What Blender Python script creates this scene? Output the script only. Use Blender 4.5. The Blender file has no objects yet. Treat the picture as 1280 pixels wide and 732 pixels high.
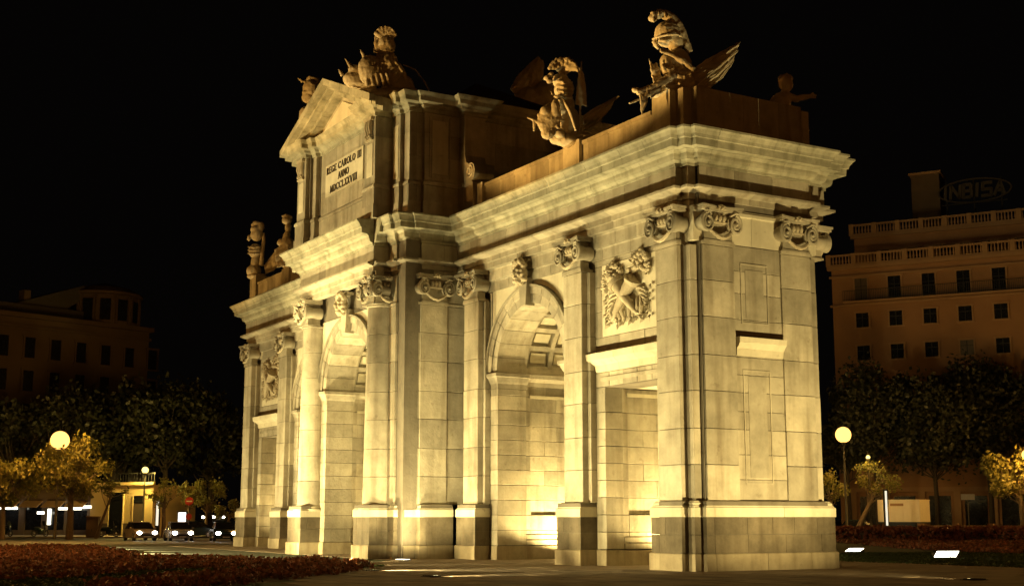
import bpy, bmesh, math, random
from mathutils import Vector, Matrix, Euler, noise
random.seed(7)
PI = math.pi
sc = bpy.context.scene
col = sc.collection

# ------------------------------------------------------------------ camera
F_PX, CX, CY, HOR, CAMH = 1659.0, 640.0, 366.0, 646.0, 1.70
PITCH = math.atan((HOR - CY) / F_PX)
YAW = math.radians(149.5)
CAM = Vector((33.22, -26.64, CAMH))
FW0 = Vector((math.cos(YAW), math.sin(YAW), 0)); RT = Vector((math.sin(YAW), -math.cos(YAW), 0))
cam = bpy.data.cameras.new('camera'); camo = bpy.data.objects.new('camera', cam); col.objects.link(camo)
cam.sensor_width = 36.0; cam.sensor_fit = 'HORIZONTAL'; cam.lens = 36.0 * F_PX / 1280.0
cam.clip_start = 0.1; cam.clip_end = 3000
camo.location = CAM
fw = FW0 * math.cos(PITCH) + Vector((0, 0, math.sin(PITCH)))
camo.rotation_euler = fw.to_track_quat('-Z', 'Y').to_euler()
sc.camera = camo

# ------------------------------------------------------------------ night sky, exposure
sc.view_settings.view_transform = 'Standard'; sc.view_settings.look = 'None'
sc.view_settings.exposure = 0.0; sc.view_settings.gamma = 1.0
world = bpy.data.worlds.new('World'); sc.world = world; world.use_nodes = True
wn = world.node_tree
bg = wn.nodes['Background']
bg.inputs[0].default_value = (0.42, 0.34, 0.30, 1); bg.inputs[1].default_value = 0.0030
sc.cycles.use_denoising = True
sc.cycles.max_bounces = 6; sc.cycles.diffuse_bounces = 5; sc.cycles.sample_clamp_indirect = 4.0
sc.cycles.use_light_tree = True

# ------------------------------------------------------------------ layout helpers (plan positions from bearing and distance)
def at(px, D, z=0.0):
    fp = math.hypot(F_PX, HOR - CY)
    # bearing of an image column on the horizon
    r = FW0 + RT * ((px - CX) / fp)
    p = CAM + r * D
    return Vector((p.x, p.y, z))
def zrow(py, D):
    # height seen on image row py at forward distance D (small-angle exact for the pitched camera)
    a = math.atan((CY - py) / F_PX) + PITCH
    return CAMH + D * math.tan(a)
def ground_at(px, py):
    d = fw + RT * ((px - CX) / F_PX) + (RT.cross(fw)) * ((CY - py) / F_PX)
    t = -CAMH / d.z
    return CAM + d * t
VIEW_ROT = math.atan2(RT.y, RT.x)      # an object turned by this faces the visitor on the lawn

# ------------------------------------------------------------------ materials
MATS = {}
def new_mat(name):
    m = bpy.data.materials.new(name); m.use_nodes = True
    nt = m.node_tree; b = nt.nodes['Principled BSDF']
    MATS[name] = m
    return m, nt, b
def stone(name, c1, c2, rough=0.85, bump=0.25, stain=(0.42, 0.36, 0.27), stain_amt=0.45, var=0.16, scale=1.0):
    m, nt, b = new_mat(name); N = nt.nodes; L = nt.links
    geo = N.new('ShaderNodeNewGeometry'); 
    n1 = N.new('ShaderNodeTexNoise'); n1.inputs['Scale'].default_value = 1.1 * scale; n1.inputs['Detail'].default_value = 9; n1.inputs['Roughness'].default_value = .65
    L.new(geo.outputs['Position'], n1.inputs['Vector'])
    mix = N.new('ShaderNodeMix'); mix.data_type = 'RGBA'
    mix.inputs[6].default_value = (*c1, 1); mix.inputs[7].default_value = (*c2, 1)
    rc = N.new('ShaderNodeMapRange'); rc.inputs[1].default_value = .32; rc.inputs[2].default_value = .68; L.new(n1.outputs['Fac'], rc.inputs[0]); L.new(rc.outputs[0], mix.inputs[0])
    # vertical rain streaks
    mp = N.new('ShaderNodeMapping'); mp.inputs['Scale'].default_value = (2.2, 2.2, 0.22)
    L.new(geo.outputs['Position'], mp.inputs['Vector'])
    n2 = N.new('ShaderNodeTexNoise'); n2.inputs['Scale'].default_value = 1.0; n2.inputs['Detail'].default_value = 5
    L.new(mp.outputs[0], n2.inputs['Vector'])
    rmp = N.new('ShaderNodeMapRange'); rmp.inputs[1].default_value = 0.5; rmp.inputs[2].default_value = 0.75
    rmp.inputs[3].default_value = 0; rmp.inputs[4].default_value = stain_amt
    L.new(n2.outputs['Fac'], rmp.inputs[0])
    mx2 = N.new('ShaderNodeMix'); mx2.data_type = 'RGBA'; mx2.blend_type = 'MULTIPLY'
    mx2.inputs[7].default_value = (*stain, 1)
    L.new(rmp.outputs[0], mx2.inputs[0]); L.new(mix.outputs[2], mx2.inputs[6])
    # dark lichen spots
    n4 = N.new('ShaderNodeTexNoise'); n4.inputs['Scale'].default_value = 3.1; n4.inputs['Detail'].default_value = 3
    L.new(geo.outputs['Position'], n4.inputs['Vector'])
    r4 = N.new('ShaderNodeMapRange'); r4.inputs[1].default_value = 0.66; r4.inputs[2].default_value = 0.74
    r4.inputs[3].default_value = 0; r4.inputs[4].default_value = 0.45
    L.new(n4.outputs['Fac'], r4.inputs[0])
    mx4 = N.new('ShaderNodeMix'); mx4.data_type = 'RGBA'; mx4.blend_type = 'MULTIPLY'; mx4.inputs[7].default_value = (0.55, 0.5, 0.45, 1)
    L.new(r4.outputs[0], mx4.inputs[0]); L.new(mx2.outputs[2], mx4.inputs[6])
    # per stone tone
    oi = N.new('ShaderNodeObjectInfo')
    rr = N.new('ShaderNodeMapRange'); rr.inputs[3].default_value = 1 - var; rr.inputs[4].default_value = 1 + var * 0.7
    L.new(oi.outputs['Random'], rr.inputs[0])
    mx3 = N.new('ShaderNodeVectorMath'); mx3.operation = 'SCALE'
    L.new(mx4.outputs[2], mx3.inputs[0]); L.new(rr.outputs[0], mx3.inputs['Scale'])
    L.new(mx3.outputs[0], b.inputs['Base Color'])
    b.inputs['Roughness'].default_value = rough
    n3 = N.new('ShaderNodeTexNoise'); n3.inputs['Scale'].default_value = 9 * scale; n3.inputs['Detail'].default_value = 8
    L.new(geo.outputs['Position'], n3.inputs['Vector'])
    bp = N.new('ShaderNodeBump'); bp.inputs['Strength'].default_value = bump; bp.inputs['Distance'].default_value = 0.05
    L.new(n3.outputs['Fac'], bp.inputs['Height']); L.new(bp.outputs[0], b.inputs['Normal'])
    return m
def plain(name, c, rough=0.6, metal=0.0, var=0.0, nscale=4.0, namt=0.3, bump=0.0):
    m, nt, b = new_mat(name); N = nt.nodes; L = nt.links
    geo = N.new('ShaderNodeNewGeometry')
    n1 = N.new('ShaderNodeTexNoise'); n1.inputs['Scale'].default_value = nscale; n1.inputs['Detail'].default_value = 5
    L.new(geo.outputs['Position'], n1.inputs['Vector'])
    mix = N.new('ShaderNodeMix'); mix.data_type = 'RGBA'
    mix.inputs[6].default_value = (*[x * (1 - namt) for x in c], 1); mix.inputs[7].default_value = (*[min(1, x * (1 + namt)) for x in c], 1)
    L.new(n1.outputs['Fac'], mix.inputs[0]); L.new(mix.outputs[2], b.inputs['Base Color'])
    b.inputs['Roughness'].default_value = rough; b.inputs['Metallic'].default_value = metal
    if bump:
        bp = N.new('ShaderNodeBump'); bp.inputs['Strength'].default_value = bump; bp.inputs['Distance'].default_value = 0.03
        L.new(n1.outputs['Fac'], bp.inputs['Height']); L.new(bp.outputs[0], b.inputs['Normal'])
    return m
def emit(name, c, s):
    m, nt, b = new_mat(name)
    b.inputs['Base Color'].default_value = (*[min(x, .8) for x in c], 1)
    b.inputs['Emission Color'].default_value = (*c, 1); b.inputs['Emission Strength'].default_value = s
    return m
def leafmat(name, c1, c2, trans=0.25):
    m, nt, b = new_mat(name); N = nt.nodes; L = nt.links
    geo = N.new('ShaderNodeNewGeometry')
    mix = N.new('ShaderNodeMix'); mix.data_type = 'RGBA'
    mix.inputs[6].default_value = (*c1, 1); mix.inputs[7].default_value = (*c2, 1)
    L.new(geo.outputs['Random Per Island'], mix.inputs[0])
    L.new(mix.outputs[2], b.inputs['Base Color']); b.inputs['Roughness'].default_value = 0.6
    tr = N.new('ShaderNodeBsdfTranslucent'); L.new(mix.outputs[2], tr.inputs[0])
    ms = N.new('ShaderNodeMixShader'); ms.inputs[0].default_value = trans
    L.new(b.outputs[0], ms.inputs[1]); L.new(tr.outputs[0], ms.inputs[2])
    L.new(ms.outputs[0], N['Material Output'].inputs[0])
    return m

GRAN = stone('granite', (0.30, 0.275, 0.21), (0.50, 0.46, 0.365), var=.27, stain_amt=.65, bump=.28)
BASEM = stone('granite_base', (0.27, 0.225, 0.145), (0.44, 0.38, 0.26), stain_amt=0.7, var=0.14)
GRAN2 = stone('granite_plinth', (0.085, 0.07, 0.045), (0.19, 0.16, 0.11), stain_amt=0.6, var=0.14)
CORN = stone('granite_cornice', (0.24, 0.235, 0.17), (0.50, 0.48, 0.37), stain=(0.42, 0.42, 0.33), stain_amt=0.75, var=0.12)
LIME = stone('limestone', (0.56, 0.52, 0.40), (0.70, 0.66, 0.52), stain_amt=0.25, var=0.07, bump=0.12)
CARV = stone('carved_limestone', (0.44, 0.38, 0.27), (0.56, 0.50, 0.37), stain_amt=0.5, var=0.1, bump=0.35, scale=2)
CORE = stone('mortar_core', (0.13, 0.115, 0.09), (0.2, 0.18, 0.14), var=0.0)
LETTER = plain('bronze_letter', (0.05, 0.035, 0.02), 0.5)
SLATE = plain('roof_slate', (0.05, 0.045, 0.04), 0.7)
BRICK = plain('painted_render', (0.27, 0.155, 0.085), 0.9, nscale=0.6, namt=0.2)
TRIM = plain('render_trim', (0.30, 0.19, 0.11), 0.9, nscale=1.0, namt=0.2)
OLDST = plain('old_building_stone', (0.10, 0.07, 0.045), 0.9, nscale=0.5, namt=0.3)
YELL = plain('yellow_render', (0.62, 0.48, 0.24), 0.9, nscale=0.8, namt=0.15)
GLASS = plain('dark_window_glass', (0.012, 0.013, 0.016), 0.12)
IRON = plain('dark_iron', (0.03, 0.03, 0.03), 0.5, 0.6)
POLE = plain('lamp_pole_paint', (0.12, 0.11, 0.09), 0.5, 0.4)
ASPH = plain('asphalt', (0.05, 0.047, 0.045), 0.75, nscale=3, namt=0.3, bump=0.3)
CONC = plain('pavement_concrete', (0.28, 0.24, 0.19), 0.85, nscale=1.2, namt=0.25, bump=0.2)
SLAB = stone('paving_slab', (0.17, 0.13, 0.09), (0.28, 0.215, 0.15), var=0.3, bump=0.3)
SOIL = plain('flower_bed_soil', (0.06, 0.04, 0.025), 0.95, nscale=5)
GRASSB = plain('turf', (0.035, 0.055, 0.018), 0.95, nscale=3, namt=0.4, bump=0.5)
BARKD = plain('dark_bark', (0.05, 0.04, 0.03), 0.9, nscale=8, namt=0.5, bump=0.6)
BARK = plain('bark', (0.16, 0.12, 0.08), 0.9, nscale=8, namt=0.5, bump=0.6)
WHITEP = plain('white_paint', (0.7, 0.66, 0.58), 0.6, namt=0.08)
REDP = plain('red_sign_paint', (0.5, 0.03, 0.02), 0.5, namt=0.1)
RUBBER = plain('rubber', (0.02, 0.02, 0.02), 0.8)
CARBEIGE = plain('beige_car_paint', (0.4, 0.33, 0.24), 0.25, 0.3, namt=0.05)
CARSILV = plain('silver_car_paint', (0.45, 0.44, 0.42), 0.25, 0.6, namt=0.05)
CARDARK = plain('dark_green_car_paint', (0.02, 0.035, 0.03), 0.2, 0.3, namt=0.05)
LENSW = emit('floodlight_lens', (1.0, 0.93, 0.72), 9.0)
HEADL = emit('headlight_glow', (1.0, 0.93, 0.78), 26.0)
SOD = emit('sodium_globe', (1.0, 0.50, 0.12), 2.7)
SODY = emit('yellow_globe', (1.0, 0.78, 0.22), 2.6)
TUBEW = emit('shop_tube_light', (1.0, 0.93, 0.72), 5.0)
CURT = plain('curtained_glass', (0.09, 0.07, 0.05), 0.4)
TUBED = emit('dim_light_panel', (1.0, 0.93, 0.7), 1.0)
PANELW = emit('advert_light_panel', (1.0, 0.97, 0.9), 3.2)
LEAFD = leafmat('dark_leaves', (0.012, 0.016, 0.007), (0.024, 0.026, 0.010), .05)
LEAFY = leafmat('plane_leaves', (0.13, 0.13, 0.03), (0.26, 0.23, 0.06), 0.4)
REDLF = leafmat('red_bedding_plants', (0.10, 0.05, 0.022), (0.38, 0.14, 0.075), 0.15)
REDHG = leafmat('red_hedge_leaves', (0.15, 0.04, 0.02), (0.30, 0.10, 0.04), 0.15)
GRASSL = leafmat('grass_blades', (0.03, 0.05, 0.012), (0.06, 0.09, 0.02), 0.2)

# ------------------------------------------------------------------ mesh builder
class MB:
    def __init__(s): s.v = []; s.f = []
    def add(s, vs, fs):
        o = len(s.v); s.v += [tuple(p) for p in vs]; s.f += [tuple(i + o for i in f) for f in fs]; return s
    def box(s, x0, x1, y0, y1, z0, z1):
        return s.add([(x0, y0, z0), (x1, y0, z0), (x1, y1, z0), (x0, y1, z0), (x0, y0, z1), (x1, y0, z1), (x1, y1, z1), (x0, y1, z1)],
              [(0, 3, 2, 1), (4, 5, 6, 7), (0, 1, 5, 4), (1, 2, 6, 5), (2, 3, 7, 6), (3, 0, 4, 7)])
    def prism(s, poly, a0, a1, axis='y'):
        # poly of (p,q): axis y -> (x=p,z=q); axis z -> (x=p,y=q); axis x -> (y=p,z=q)
        n = len(poly)
        def P(p, q, a):
            return (p, a, q) if axis == 'y' else ((p, q, a) if axis == 'z' else (a, p, q))
        vs = [P(p, q, a0) for p, q in poly] + [P(p, q, a1) for p, q in poly]
        fs = [tuple(range(n)), tuple(range(2 * n - 1, n - 1, -1))] + [(i, i + n, (i + 1) % n + n, (i + 1) % n) for i in range(n)]
        return s.add(vs, fs)
    def tube(s, pts, rad, n=8, flat=1.0):
        pts = [Vector(p) for p in pts]; k = len(pts)
        if not hasattr(rad, '__len__'): rad = [rad] * k
        vs = []; up = None
        for i, p in enumerate(pts):
            t = (pts[min(i + 1, k - 1)] - pts[max(i - 1, 0)]).normalized()
            if up is None: up = Vector((0, 0, 1)) if abs(t.z) < 0.9 else Vector((0, 1, 0))
            a = t.cross(up).normalized(); b = a.cross(t).normalized(); up = b
            for j in range(n):
                th = 2 * PI * j / n
                vs.append(p + (a * math.cos(th) + b * math.sin(th) * flat) * rad[i])
        fs = [(i * n + j, i * n + (j + 1) % n, (i + 1) * n + (j + 1) % n, (i + 1) * n + j) for i in range(k - 1) for j in range(n)]
        fs += [tuple(range(n))[::-1], tuple((k - 1) * n + j for j in range(n))]
        return s.add(vs, fs)
    def ell(s, c, r, rot=(0, 0, 0), nu=12, nv=8):
        R = Euler(rot).to_matrix(); c = Vector(c)
        vs = [c + R @ Vector((0, 0, -r[2]))]
        for i in range(1, nv):
            ph = -PI / 2 + PI * i / nv
            for j in range(nu):
                th = 2 * PI * j / nu
                vs.append(c + R @ Vector((r[0] * math.cos(ph) * math.cos(th), r[1] * math.cos(ph) * math.sin(th), r[2] * math.sin(ph))))
        vs.append(c + R @ Vector((0, 0, r[2])))
        fs = [(0, 1 + (j + 1) % nu, 1 + j) for j in range(nu)]
        for i in range(nv - 2):
            o = 1 + i * nu
            fs += [(o + j, o + (j + 1) % nu, o + nu + (j + 1) % nu, o + nu + j) for j in range(nu)]
        o = 1 + (nv - 2) * nu; t = len(vs) - 1
        fs += [(o + j, o + (j + 1) % nu, t) for j in range(nu)]
        return s.add(vs, fs)
    def lathe(s, prof, c=(0, 0, 0), n=24, a0=0, a1=2 * PI):
        full = abs(a1 - a0 - 2 * PI) < 1e-6; k = len(prof); m = n if full else n + 1
        vs = []
        for r, z in prof:
            for j in range(m):
                th = a0 + (a1 - a0) * j / n
                vs.append((c[0] + r * math.cos(th), c[1] + r * math.sin(th), c[2] + z))
        fs = []
        for i in range(k - 1):
            for j in range(n):
                j2 = (j + 1) % m
                fs.append((i * m + j, i * m + j2, (i + 1) * m + j2, (i + 1) * m + j))
        if full: fs += [tuple(range(m))[::-1], tuple((k - 1) * m + j for j in range(m))]
        return s.add(vs, fs)
    def quad(s, a, b, c, d): return s.add([a, b, c, d], [(0, 1, 2, 3)])
    def xf(s, M):
        s.v = [tuple(M @ Vector(p)) for p in s.v]; return s
    def mesh(s, name, mat, smooth=False, fix=True):
        me = bpy.data.meshes.new(name); me.from_pydata(s.v, [], s.f)
        if fix:
            bm = bmesh.new(); bm.from_mesh(me); bmesh.ops.recalc_face_normals(bm, faces=bm.faces); bm.to_mesh(me); bm.free()
        if mat: me.materials.append(mat)
        if smooth:
            me.shade_smooth()
            try: me.set_sharp_from_angle(angle=math.radians(40))
            except Exception: pass
        me.update(); return me
    def build(s, name, mat, parent=None, smooth=False, loc=(0, 0, 0), fix=True):
        return link(name, s.mesh(name, mat, smooth, fix), parent, loc)
def link(name, data, parent=None, loc=(0, 0, 0), rot=(0, 0, 0)):
    o = bpy.data.objects.new(name, data); col.objects.link(o); o.location = loc; o.rotation_euler = rot
    if parent: o.parent = parent
    return o
def thing(name, label, cat, loc=(0, 0, 0), rz=0.0, group=None):
    o = link(name, None, None, loc, (0, 0, rz)); o.empty_display_size = 0.5
    o['label'] = label; o['category'] = cat
    if group: o['group'] = group
    return o
def tag(o, label, cat, group=None):
    o['label'] = label; o['category'] = cat
    if group: o['group'] = group
    return o
def struct(o): o['kind'] = 'structure'; return o
def copy_tree(o, parent=None):
    c = o.copy(); col.objects.link(c); c.parent = parent
    for ch in list(o.children): copy_tree(ch, c)
    return c
def remesh(o, v=0.035, smooth=True):
    m = o.modifiers.new('remesh', 'REMESH'); m.mode = 'VOXEL'; m.voxel_size = v; m.use_smooth_shade = smooth
    if 'chisel' not in bpy.data.textures:
        t = bpy.data.textures.new('chisel', 'CLOUDS'); t.noise_scale = .16; t.noise_depth = 3
    d = o.modifiers.new('chisel', 'DISPLACE'); d.texture = bpy.data.textures['chisel']; d.texture_coords = 'LOCAL'; d.strength = min(.10, v * 2.0); d.mid_level = .5
    return o
_bc = {}
def block(name, parent, mat, x0, x1, y0, y1, z0, z1, g=0.009, wob=0.005):
    """one dressed stone: chamfered box that shares its mesh with stones of the same size"""
    w, d, h = round(x1 - x0 - 2 * g * 1, 3), round(y1 - y0, 3), round(z1 - z0 - 2 * g, 3)
    key = (w, d, h, mat.name)
    if key not in _bc:
        c = min(0.012, w * .2, d * .2); b = MB()
        W, D, Hh = w / 2, d / 2, h / 2
        vs = []
        for sx in (-1, 1):
            for sy in (-1, 1):
                for sz in (-1, 1):
                    vs += [(sx * (W - c), sy * D, sz * (Hh - c)), (sx * W, sy * (D - c), sz * (Hh - c)), (sx * (W - c), sy * (D - c), sz * Hh)]
        bm = bmesh.new()
        for p in vs: bm.verts.new(p)
        bmesh.ops.convex_hull(bm, input=bm.verts)
        bmesh.ops.dissolve_limit(bm, angle_limit=0.02, verts=bm.verts, edges=bm.edges)
        me = bpy.data.meshes.new(name); bm.to_mesh(me); bm.free(); me.materials.append(mat)
        _bc[key] = me
    r = random.uniform(-wob, wob)
    return link(name, _bc[key], parent, ((x0 + x1) / 2 + r, (y0 + y1) / 2 + r, (z0 + z1) / 2))

# sweeps of a moulding profile along a plan path of right-angle turns; outward = right hand side of the walk
def offs(path, closed):
    n = len(path); out = []
    for i in range(n):
        ns = []
        if i > 0 or closed:
            a = path[i - 1]; b = path[i]; d = Vector((b[0] - a[0], b[1] - a[1])).normalized(); ns.append(Vector((d.y, -d.x)))
        if i < n - 1 or closed:
            a = path[i]; b = path[(i + 1) % n]; d = Vector((b[0] - a[0], b[1] - a[1])).normalized(); ns.append(Vector((d.y, -d.x)))
        if len(ns) == 2 and (ns[0] - ns[1]).length > 1e-3:
            m = (ns[0] + ns[1]); m = m / (m.length_squared / 2) if m.length > 1e-6 else ns[0]
            out.append(m)
        else: out.append(ns[0])
    return out
def sweep_mesh(name, secs, prof, mat, smooth=False):
    b = MB(); n = len(prof)
    for (x, y, m) in secs:
        for o, z in prof: b.v.append((x + m.x * o, y + m.y * o, z))
    for i in range(len(secs) - 1):
        for j in range(n):
            k = (j + 1) % n
            b.f.append((i * n + j, i * n + k, (i + 1) * n + k, (i + 1) * n + j))
    b.f.append(tuple(range(n))); b.f.append(tuple((len(secs) - 1) * n + j for j in range(n))[::-1])
    return b.mesh(name, mat, smooth)
def sweep_stones(name, parent, path, prof, mat, L=1.7, gap=0.012, closed=False, jitter=0.25):
    """a moulded course cut into separate stones"""
    P = [Vector(p) for p in path]; mit = offs(path, closed)
    if closed: P = P + [P[0]]; mit = mit + [mit[0]]
    cum = [0]
    for i in range(1, len(P)): cum.append(cum[-1] + (P[i] - P[i - 1]).length)
    T = cum[-1]; cuts = [0.0]; s = 0.0
    while True:
        s += L * (1 + random.uniform(-jitter, jitter))
        if s > T - L * 0.6: break
        # never cut right beside a corner
        for c in cum:
            if abs(c - s) < 0.3: s = c + 0.32
        if s > T - L * 0.4: break
        cuts.append(s)
    cuts.append(T)
    out = []
    for a, b in zip(cuts[:-1], cuts[1:]):
        a2, b2 = a + gap / 2, b - gap / 2; secs = []
        def pt(s):
            for i in range(len(cum) - 1):
                if s <= cum[i + 1] + 1e-9:
                    d = (P[i + 1] - P[i]).normalized(); q = P[i] + d * (s - cum[i]); return (q.x, q.y, Vector((d.y, -d.x)))
        secs.append(pt(a2))
        for i, c in enumerate(cum):
            if a2 + 1e-4 < c < b2 - 1e-4: secs.append((P[i].x, P[i].y, mit[i]))
        secs.append(pt(b2))
        out.append(link(name, sweep_mesh(name, secs, prof, mat), parent))
    return out
def mirror_x(path): return [(-x, y) for x, y in reversed(path)]

# ================================================================== THE GATE
YC = 2.6                        # mid-depth of the wings
def my(y): return 2 * YC - y + (.15 * min(1.0, (.15 - y) / .5) if y < .15 else 0)
def my2(y): return 2 * YC - y + (.7 * min(1.0, (.15 - y) / .5) if y < .15 else 0)      # entablature stands deeper on the park side
def my3(y): return 2 * YC - y + (.3 if y < .15 else 0)
gate = thing('triumphal_arch', 'floodlit granite triumphal arch with three arches, two square doorways and inscribed attic', 'monument', (-21.8, 0, 0))

# core masses (kept 2-3 cm behind the stone faces)
def notch_poly(x0, x1, ztop, openings):
    """openings: (c, halfwidth, spring or lintel height, arched)"""
    pts = [(x0, 0)]
    for c, r, zs, arched in openings:
        pts.append((c - r, 0))
        if arched:
            for i in range(25):
                a = PI - PI * i / 24; pts.append((c + r * math.cos(a), zs + r * math.sin(a)))
        else: pts += [(c - r, zs), (c + r, zs)]
        pts.append((c + r, 0))
    pts += [(x1, 0), (x1, ztop), (x0, ztop)]
    return pts
I = 0.02
wing = [(10.91, 2.5, 7.5, True), (17.6, 1.9, 6.27, False)]
def ops(lst, grow=0.0, flip=False):
    return [((-c if flip else c), r + grow, z, a) for c, r, z, a in (reversed(lst) if flip else lst)]
for flip in (False, True):
    f = -1 if flip else 1
    def xx(a, b): return (min(f * a, f * b), max(f * a, f * b))
    a, b = xx(5.0, 21.0)
    MB().prism(notch_poly(a, b, 13.9, ops(wing, I, flip)), 0.15 + I, 1.5).build('wall_core', CORE, gate)
    MB().prism(notch_poly(a, b, 13.9, ops([(10.91, 2.8, 7.5, True), (17.6, 1.9, 6.3, False)], I, flip)), 1.5, my(0.15) - I).build('wall_core', CORE, gate)
    a, b = xx(20.9, 21.5); MB().box(a, b, 0.2, my(0.2), 0, 13.9).build('wall_core', CORE, gate)
MB().prism(notch_poly(-5.65, 5.65, 13.9, [(0, 2.5 + I, 7.5, True)]), -2.75 + I, -1.4).build('wall_core', CORE, gate)
MB().prism(notch_poly(-5.60, 5.60, 13.9, [(0, 2.8 + I, 7.5, True)]), -1.4, my(-2.7)).build('wall_core', CORE, gate)

# plan paths, front right quarter, centre to middle of the end face
FQ = [(0, -3.55), (4.2, -3.55), (4.2, -2.83), (4.98, -2.83), (4.98, -2.67), (5.58, -2.67), (5.58, -2.03), (5.74, -2.03), (5.74, -.35),
      (21.04, -.35), (21.04, -.1), (21.39, -.1), (21.39, .2), (21.6, .2)]
def full_loop(q):
    r = q[1:] if abs(q[0][0]) < 1e-9 else q
    right = r + [(x, my2(y)) for x, y in reversed(r)]
    left = [(-x, y) for x, y in reversed(right)]
    return right + left
FL = full_loop(FQ)
ARCHI = [(-.5, 11.78), (-.12, 11.78), (-.12, 12.02), (-.04, 12.03), (-.04, 12.22), (.14, 12.28), (.27, 12.33), (.27, 12.41), (-.5, 12.43)]
FRIEZE = [(-.4, 12.41), (0, 12.43), (0, 13.12), (-.4, 13.12)]
CORN_LO = [(-.4, 13.13), (.05, 13.13), (.06, 13.22), (.18, 13.30), (.22, 13.40), (.23, 13.50), (.30, 13.57), (.34, 13.60), (-.4, 13.60)]
CORN_UP = [(-.5, 13.61), (.42, 13.61), (.56, 13.63), (.58, 13.86), (.63, 13.88), (.66, 13.98), (.74, 14.10), (.80, 14.15), (.80, 14.22), (-.6, 14.30)]
sweep_stones('architrave_stone', gate, FL, ARCHI, GRAN, 1.9, closed=True)
sweep_stones('frieze_stone', gate, FL, FRIEZE, GRAN, 1.5, closed=True)
sweep_stones('lower_cornice_stone', gate, FL, CORN_LO, CORN, 1.8, closed=True)
sweep_stones('cornice_stone', gate, FL, CORN_UP, CORN, 1.15, closed=True)
# bands between the capitals on the wings (front) and a flat behind them
BANDQ = [(5.9, .15), (21.0, .15)]
for f in (1, -1):
    for (z0, z1, o) in ((10.88, 11.30, .06), (11.31, 11.77, .15)):
        p = [(6.0, .15), (20.95, .15)] if f > 0 else [(-20.95, .15), (-6.0, .15)]
        sweep_stones('band_stone', gate, p, [(-.25, z0), (o, z0), (o, z1 - .05), (o + .03, z1), (-.25, z1)], GRAN, 1.6)
    p = [(6.0, my(.15)), (20.95, my(.15))]
# end-face bands
for f in (1, -1):
    p = [(f * 21.35, -.05), (f * 21.35, my(-.05))]
    if f < 0: p = p[::-1]
    sweep_stones('band_stone', gate, p, [(-.4, 10.62), (.17, 10.62), (.17, 11.56), (.24, 11.60), (.24, 11.70), (.20, 11.72), (.20, 11.77), (-.4, 11.77)], LIME, 1.4)

COURSES = [2.21, 3.36, 4.51, 5.72, 6.88, 8.13, 9.33, 10.50]
def pil_stack(parent, x0, x1, y0, y1, taper=0.0):
    for a, b in zip(COURSES[:-1], COURSES[1:]):
        block('stone_block', parent, GRAN, x0, x1, y0, y1, a, b)
# ---- capital: abacus, volutes, garland, egg band (canonical: front = -Y, shaft half width w, origin at neck on the shaft face)
def spiral(cx, cz, y, r, sgn, k=1.0, turns=2.1, n=30):
    pts = []
    for i in range(n + 1):
        t = i / n; a = PI / 2 + sgn * t * turns * 2 * PI * -1
        rr = r * (1 - t) ** 0.8 * 0.92 + r * .06
        pts.append((cx + rr * math.cos(a) * k, y - .05 * t, cz + rr * math.sin(a)))
    return pts
def capital_parts(w, depth, sides=('f',)):
    """returns dict name -> mesh"""
    out = {}
    ab = MB(); W = w + .22
    pts = []
    for i in range(13):
        t = i / 12; x = -W + 2 * W * t; pts.append((x, -.30 - .0 + .14 * math.sin(PI * t)))
    poly = pts + [(W, depth), (-W, depth)]
    ab.prism([(x, y) for x, y in poly], .98, 1.07, 'z')
    ab.prism([(x * 1.04, y - .05 if y < depth - .01 else y) for x, y in poly], 1.08, 1.16, 'z')
    out['abacus'] = ab.mesh('abacus', GRAN)
    nk = MB(); nk.box(-w - .03, w + .03, -.05, depth, -.02, .05); nk.box(-w + .02, w - .02, -.02, depth, .05, .98)
    out['capital_bell'] = nk.mesh('capital_bell', GRAN)
    for s in (-1, 1):
        v = MB(); cx = s * (w - .02)
        v.tube([Vector(p) for p in spiral(cx, .58, -.20, .33, s, .8)], [.075 - .04 * i / 30 for i in range(31)], 6)
        # disc behind, slightly turned outwards, and the scroll running back to the wall
        v.tube([(cx, -.20, .58), (cx + s * .02, -.02, .58), (cx + s * .08, .1, .56), (cx + s * .06, depth, .56)], [.30, .29, .24, .28], 16)
        v.ell((cx, -.28, .58), (.07, .06, .07))
        # curl rising to the abacus
        v.tube([(cx - s * .18, -.16, .86), (cx - s * .02, -.24, .97), (cx + s * .14, -.24, .96)], [.05, .06, .05], 6)
        out['volute' + ('_' if s > 0 else '')] = v.mesh('volute', GRAN, True)
    g = MB()
    pts = [(-(w - .12) + 2 * (w - .12) * i / 14, -.16 - .07 * math.sin(PI * i / 14), .36 - .26 * math.sin(PI * i / 14)) for i in range(15)]
    g.tube(pts, [.045 + .025 * math.sin(PI * i / 14) + .012 * (i % 2) for i in range(15)], 7)
    out['garland'] = g.mesh('garland', CARV, True)
    e = MB()
    for k in (-1, 0, 1):
        e.ell((k * .17, -.12, .78), (.075, .10, .13), nu=8, nv=6)
    e.box(-.36, .36, -.14, 0, .60, .655)
    for k in range(5):
        a = PI * k / 4; e.ell((.13 * math.cos(a), -.22, 1.07 + .10 * math.sin(a)), (.07, .07, .055), nu=7, nv=5)
    e.ell((0, -.26, 1.08), (.07, .07, .07), nu=8, nv=6)
    out['egg_band'] = e.mesh('egg_band', CARV, True)
    return out
CAPS = {}
def put_capital(x, y, rz, w=.6, depth=.35):
    key = (w, depth)
    if key not in CAPS: CAPS[key] = capital_parts(w, depth)
    c = link('capital', CAPS[key]['capital_bell'], gate, (x, y, 10.62), (0, 0, rz))
    for n, me in CAPS[key].items():
        if n != 'capital_bell': link(n.rstrip('_'), me, c)
    return c

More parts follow.
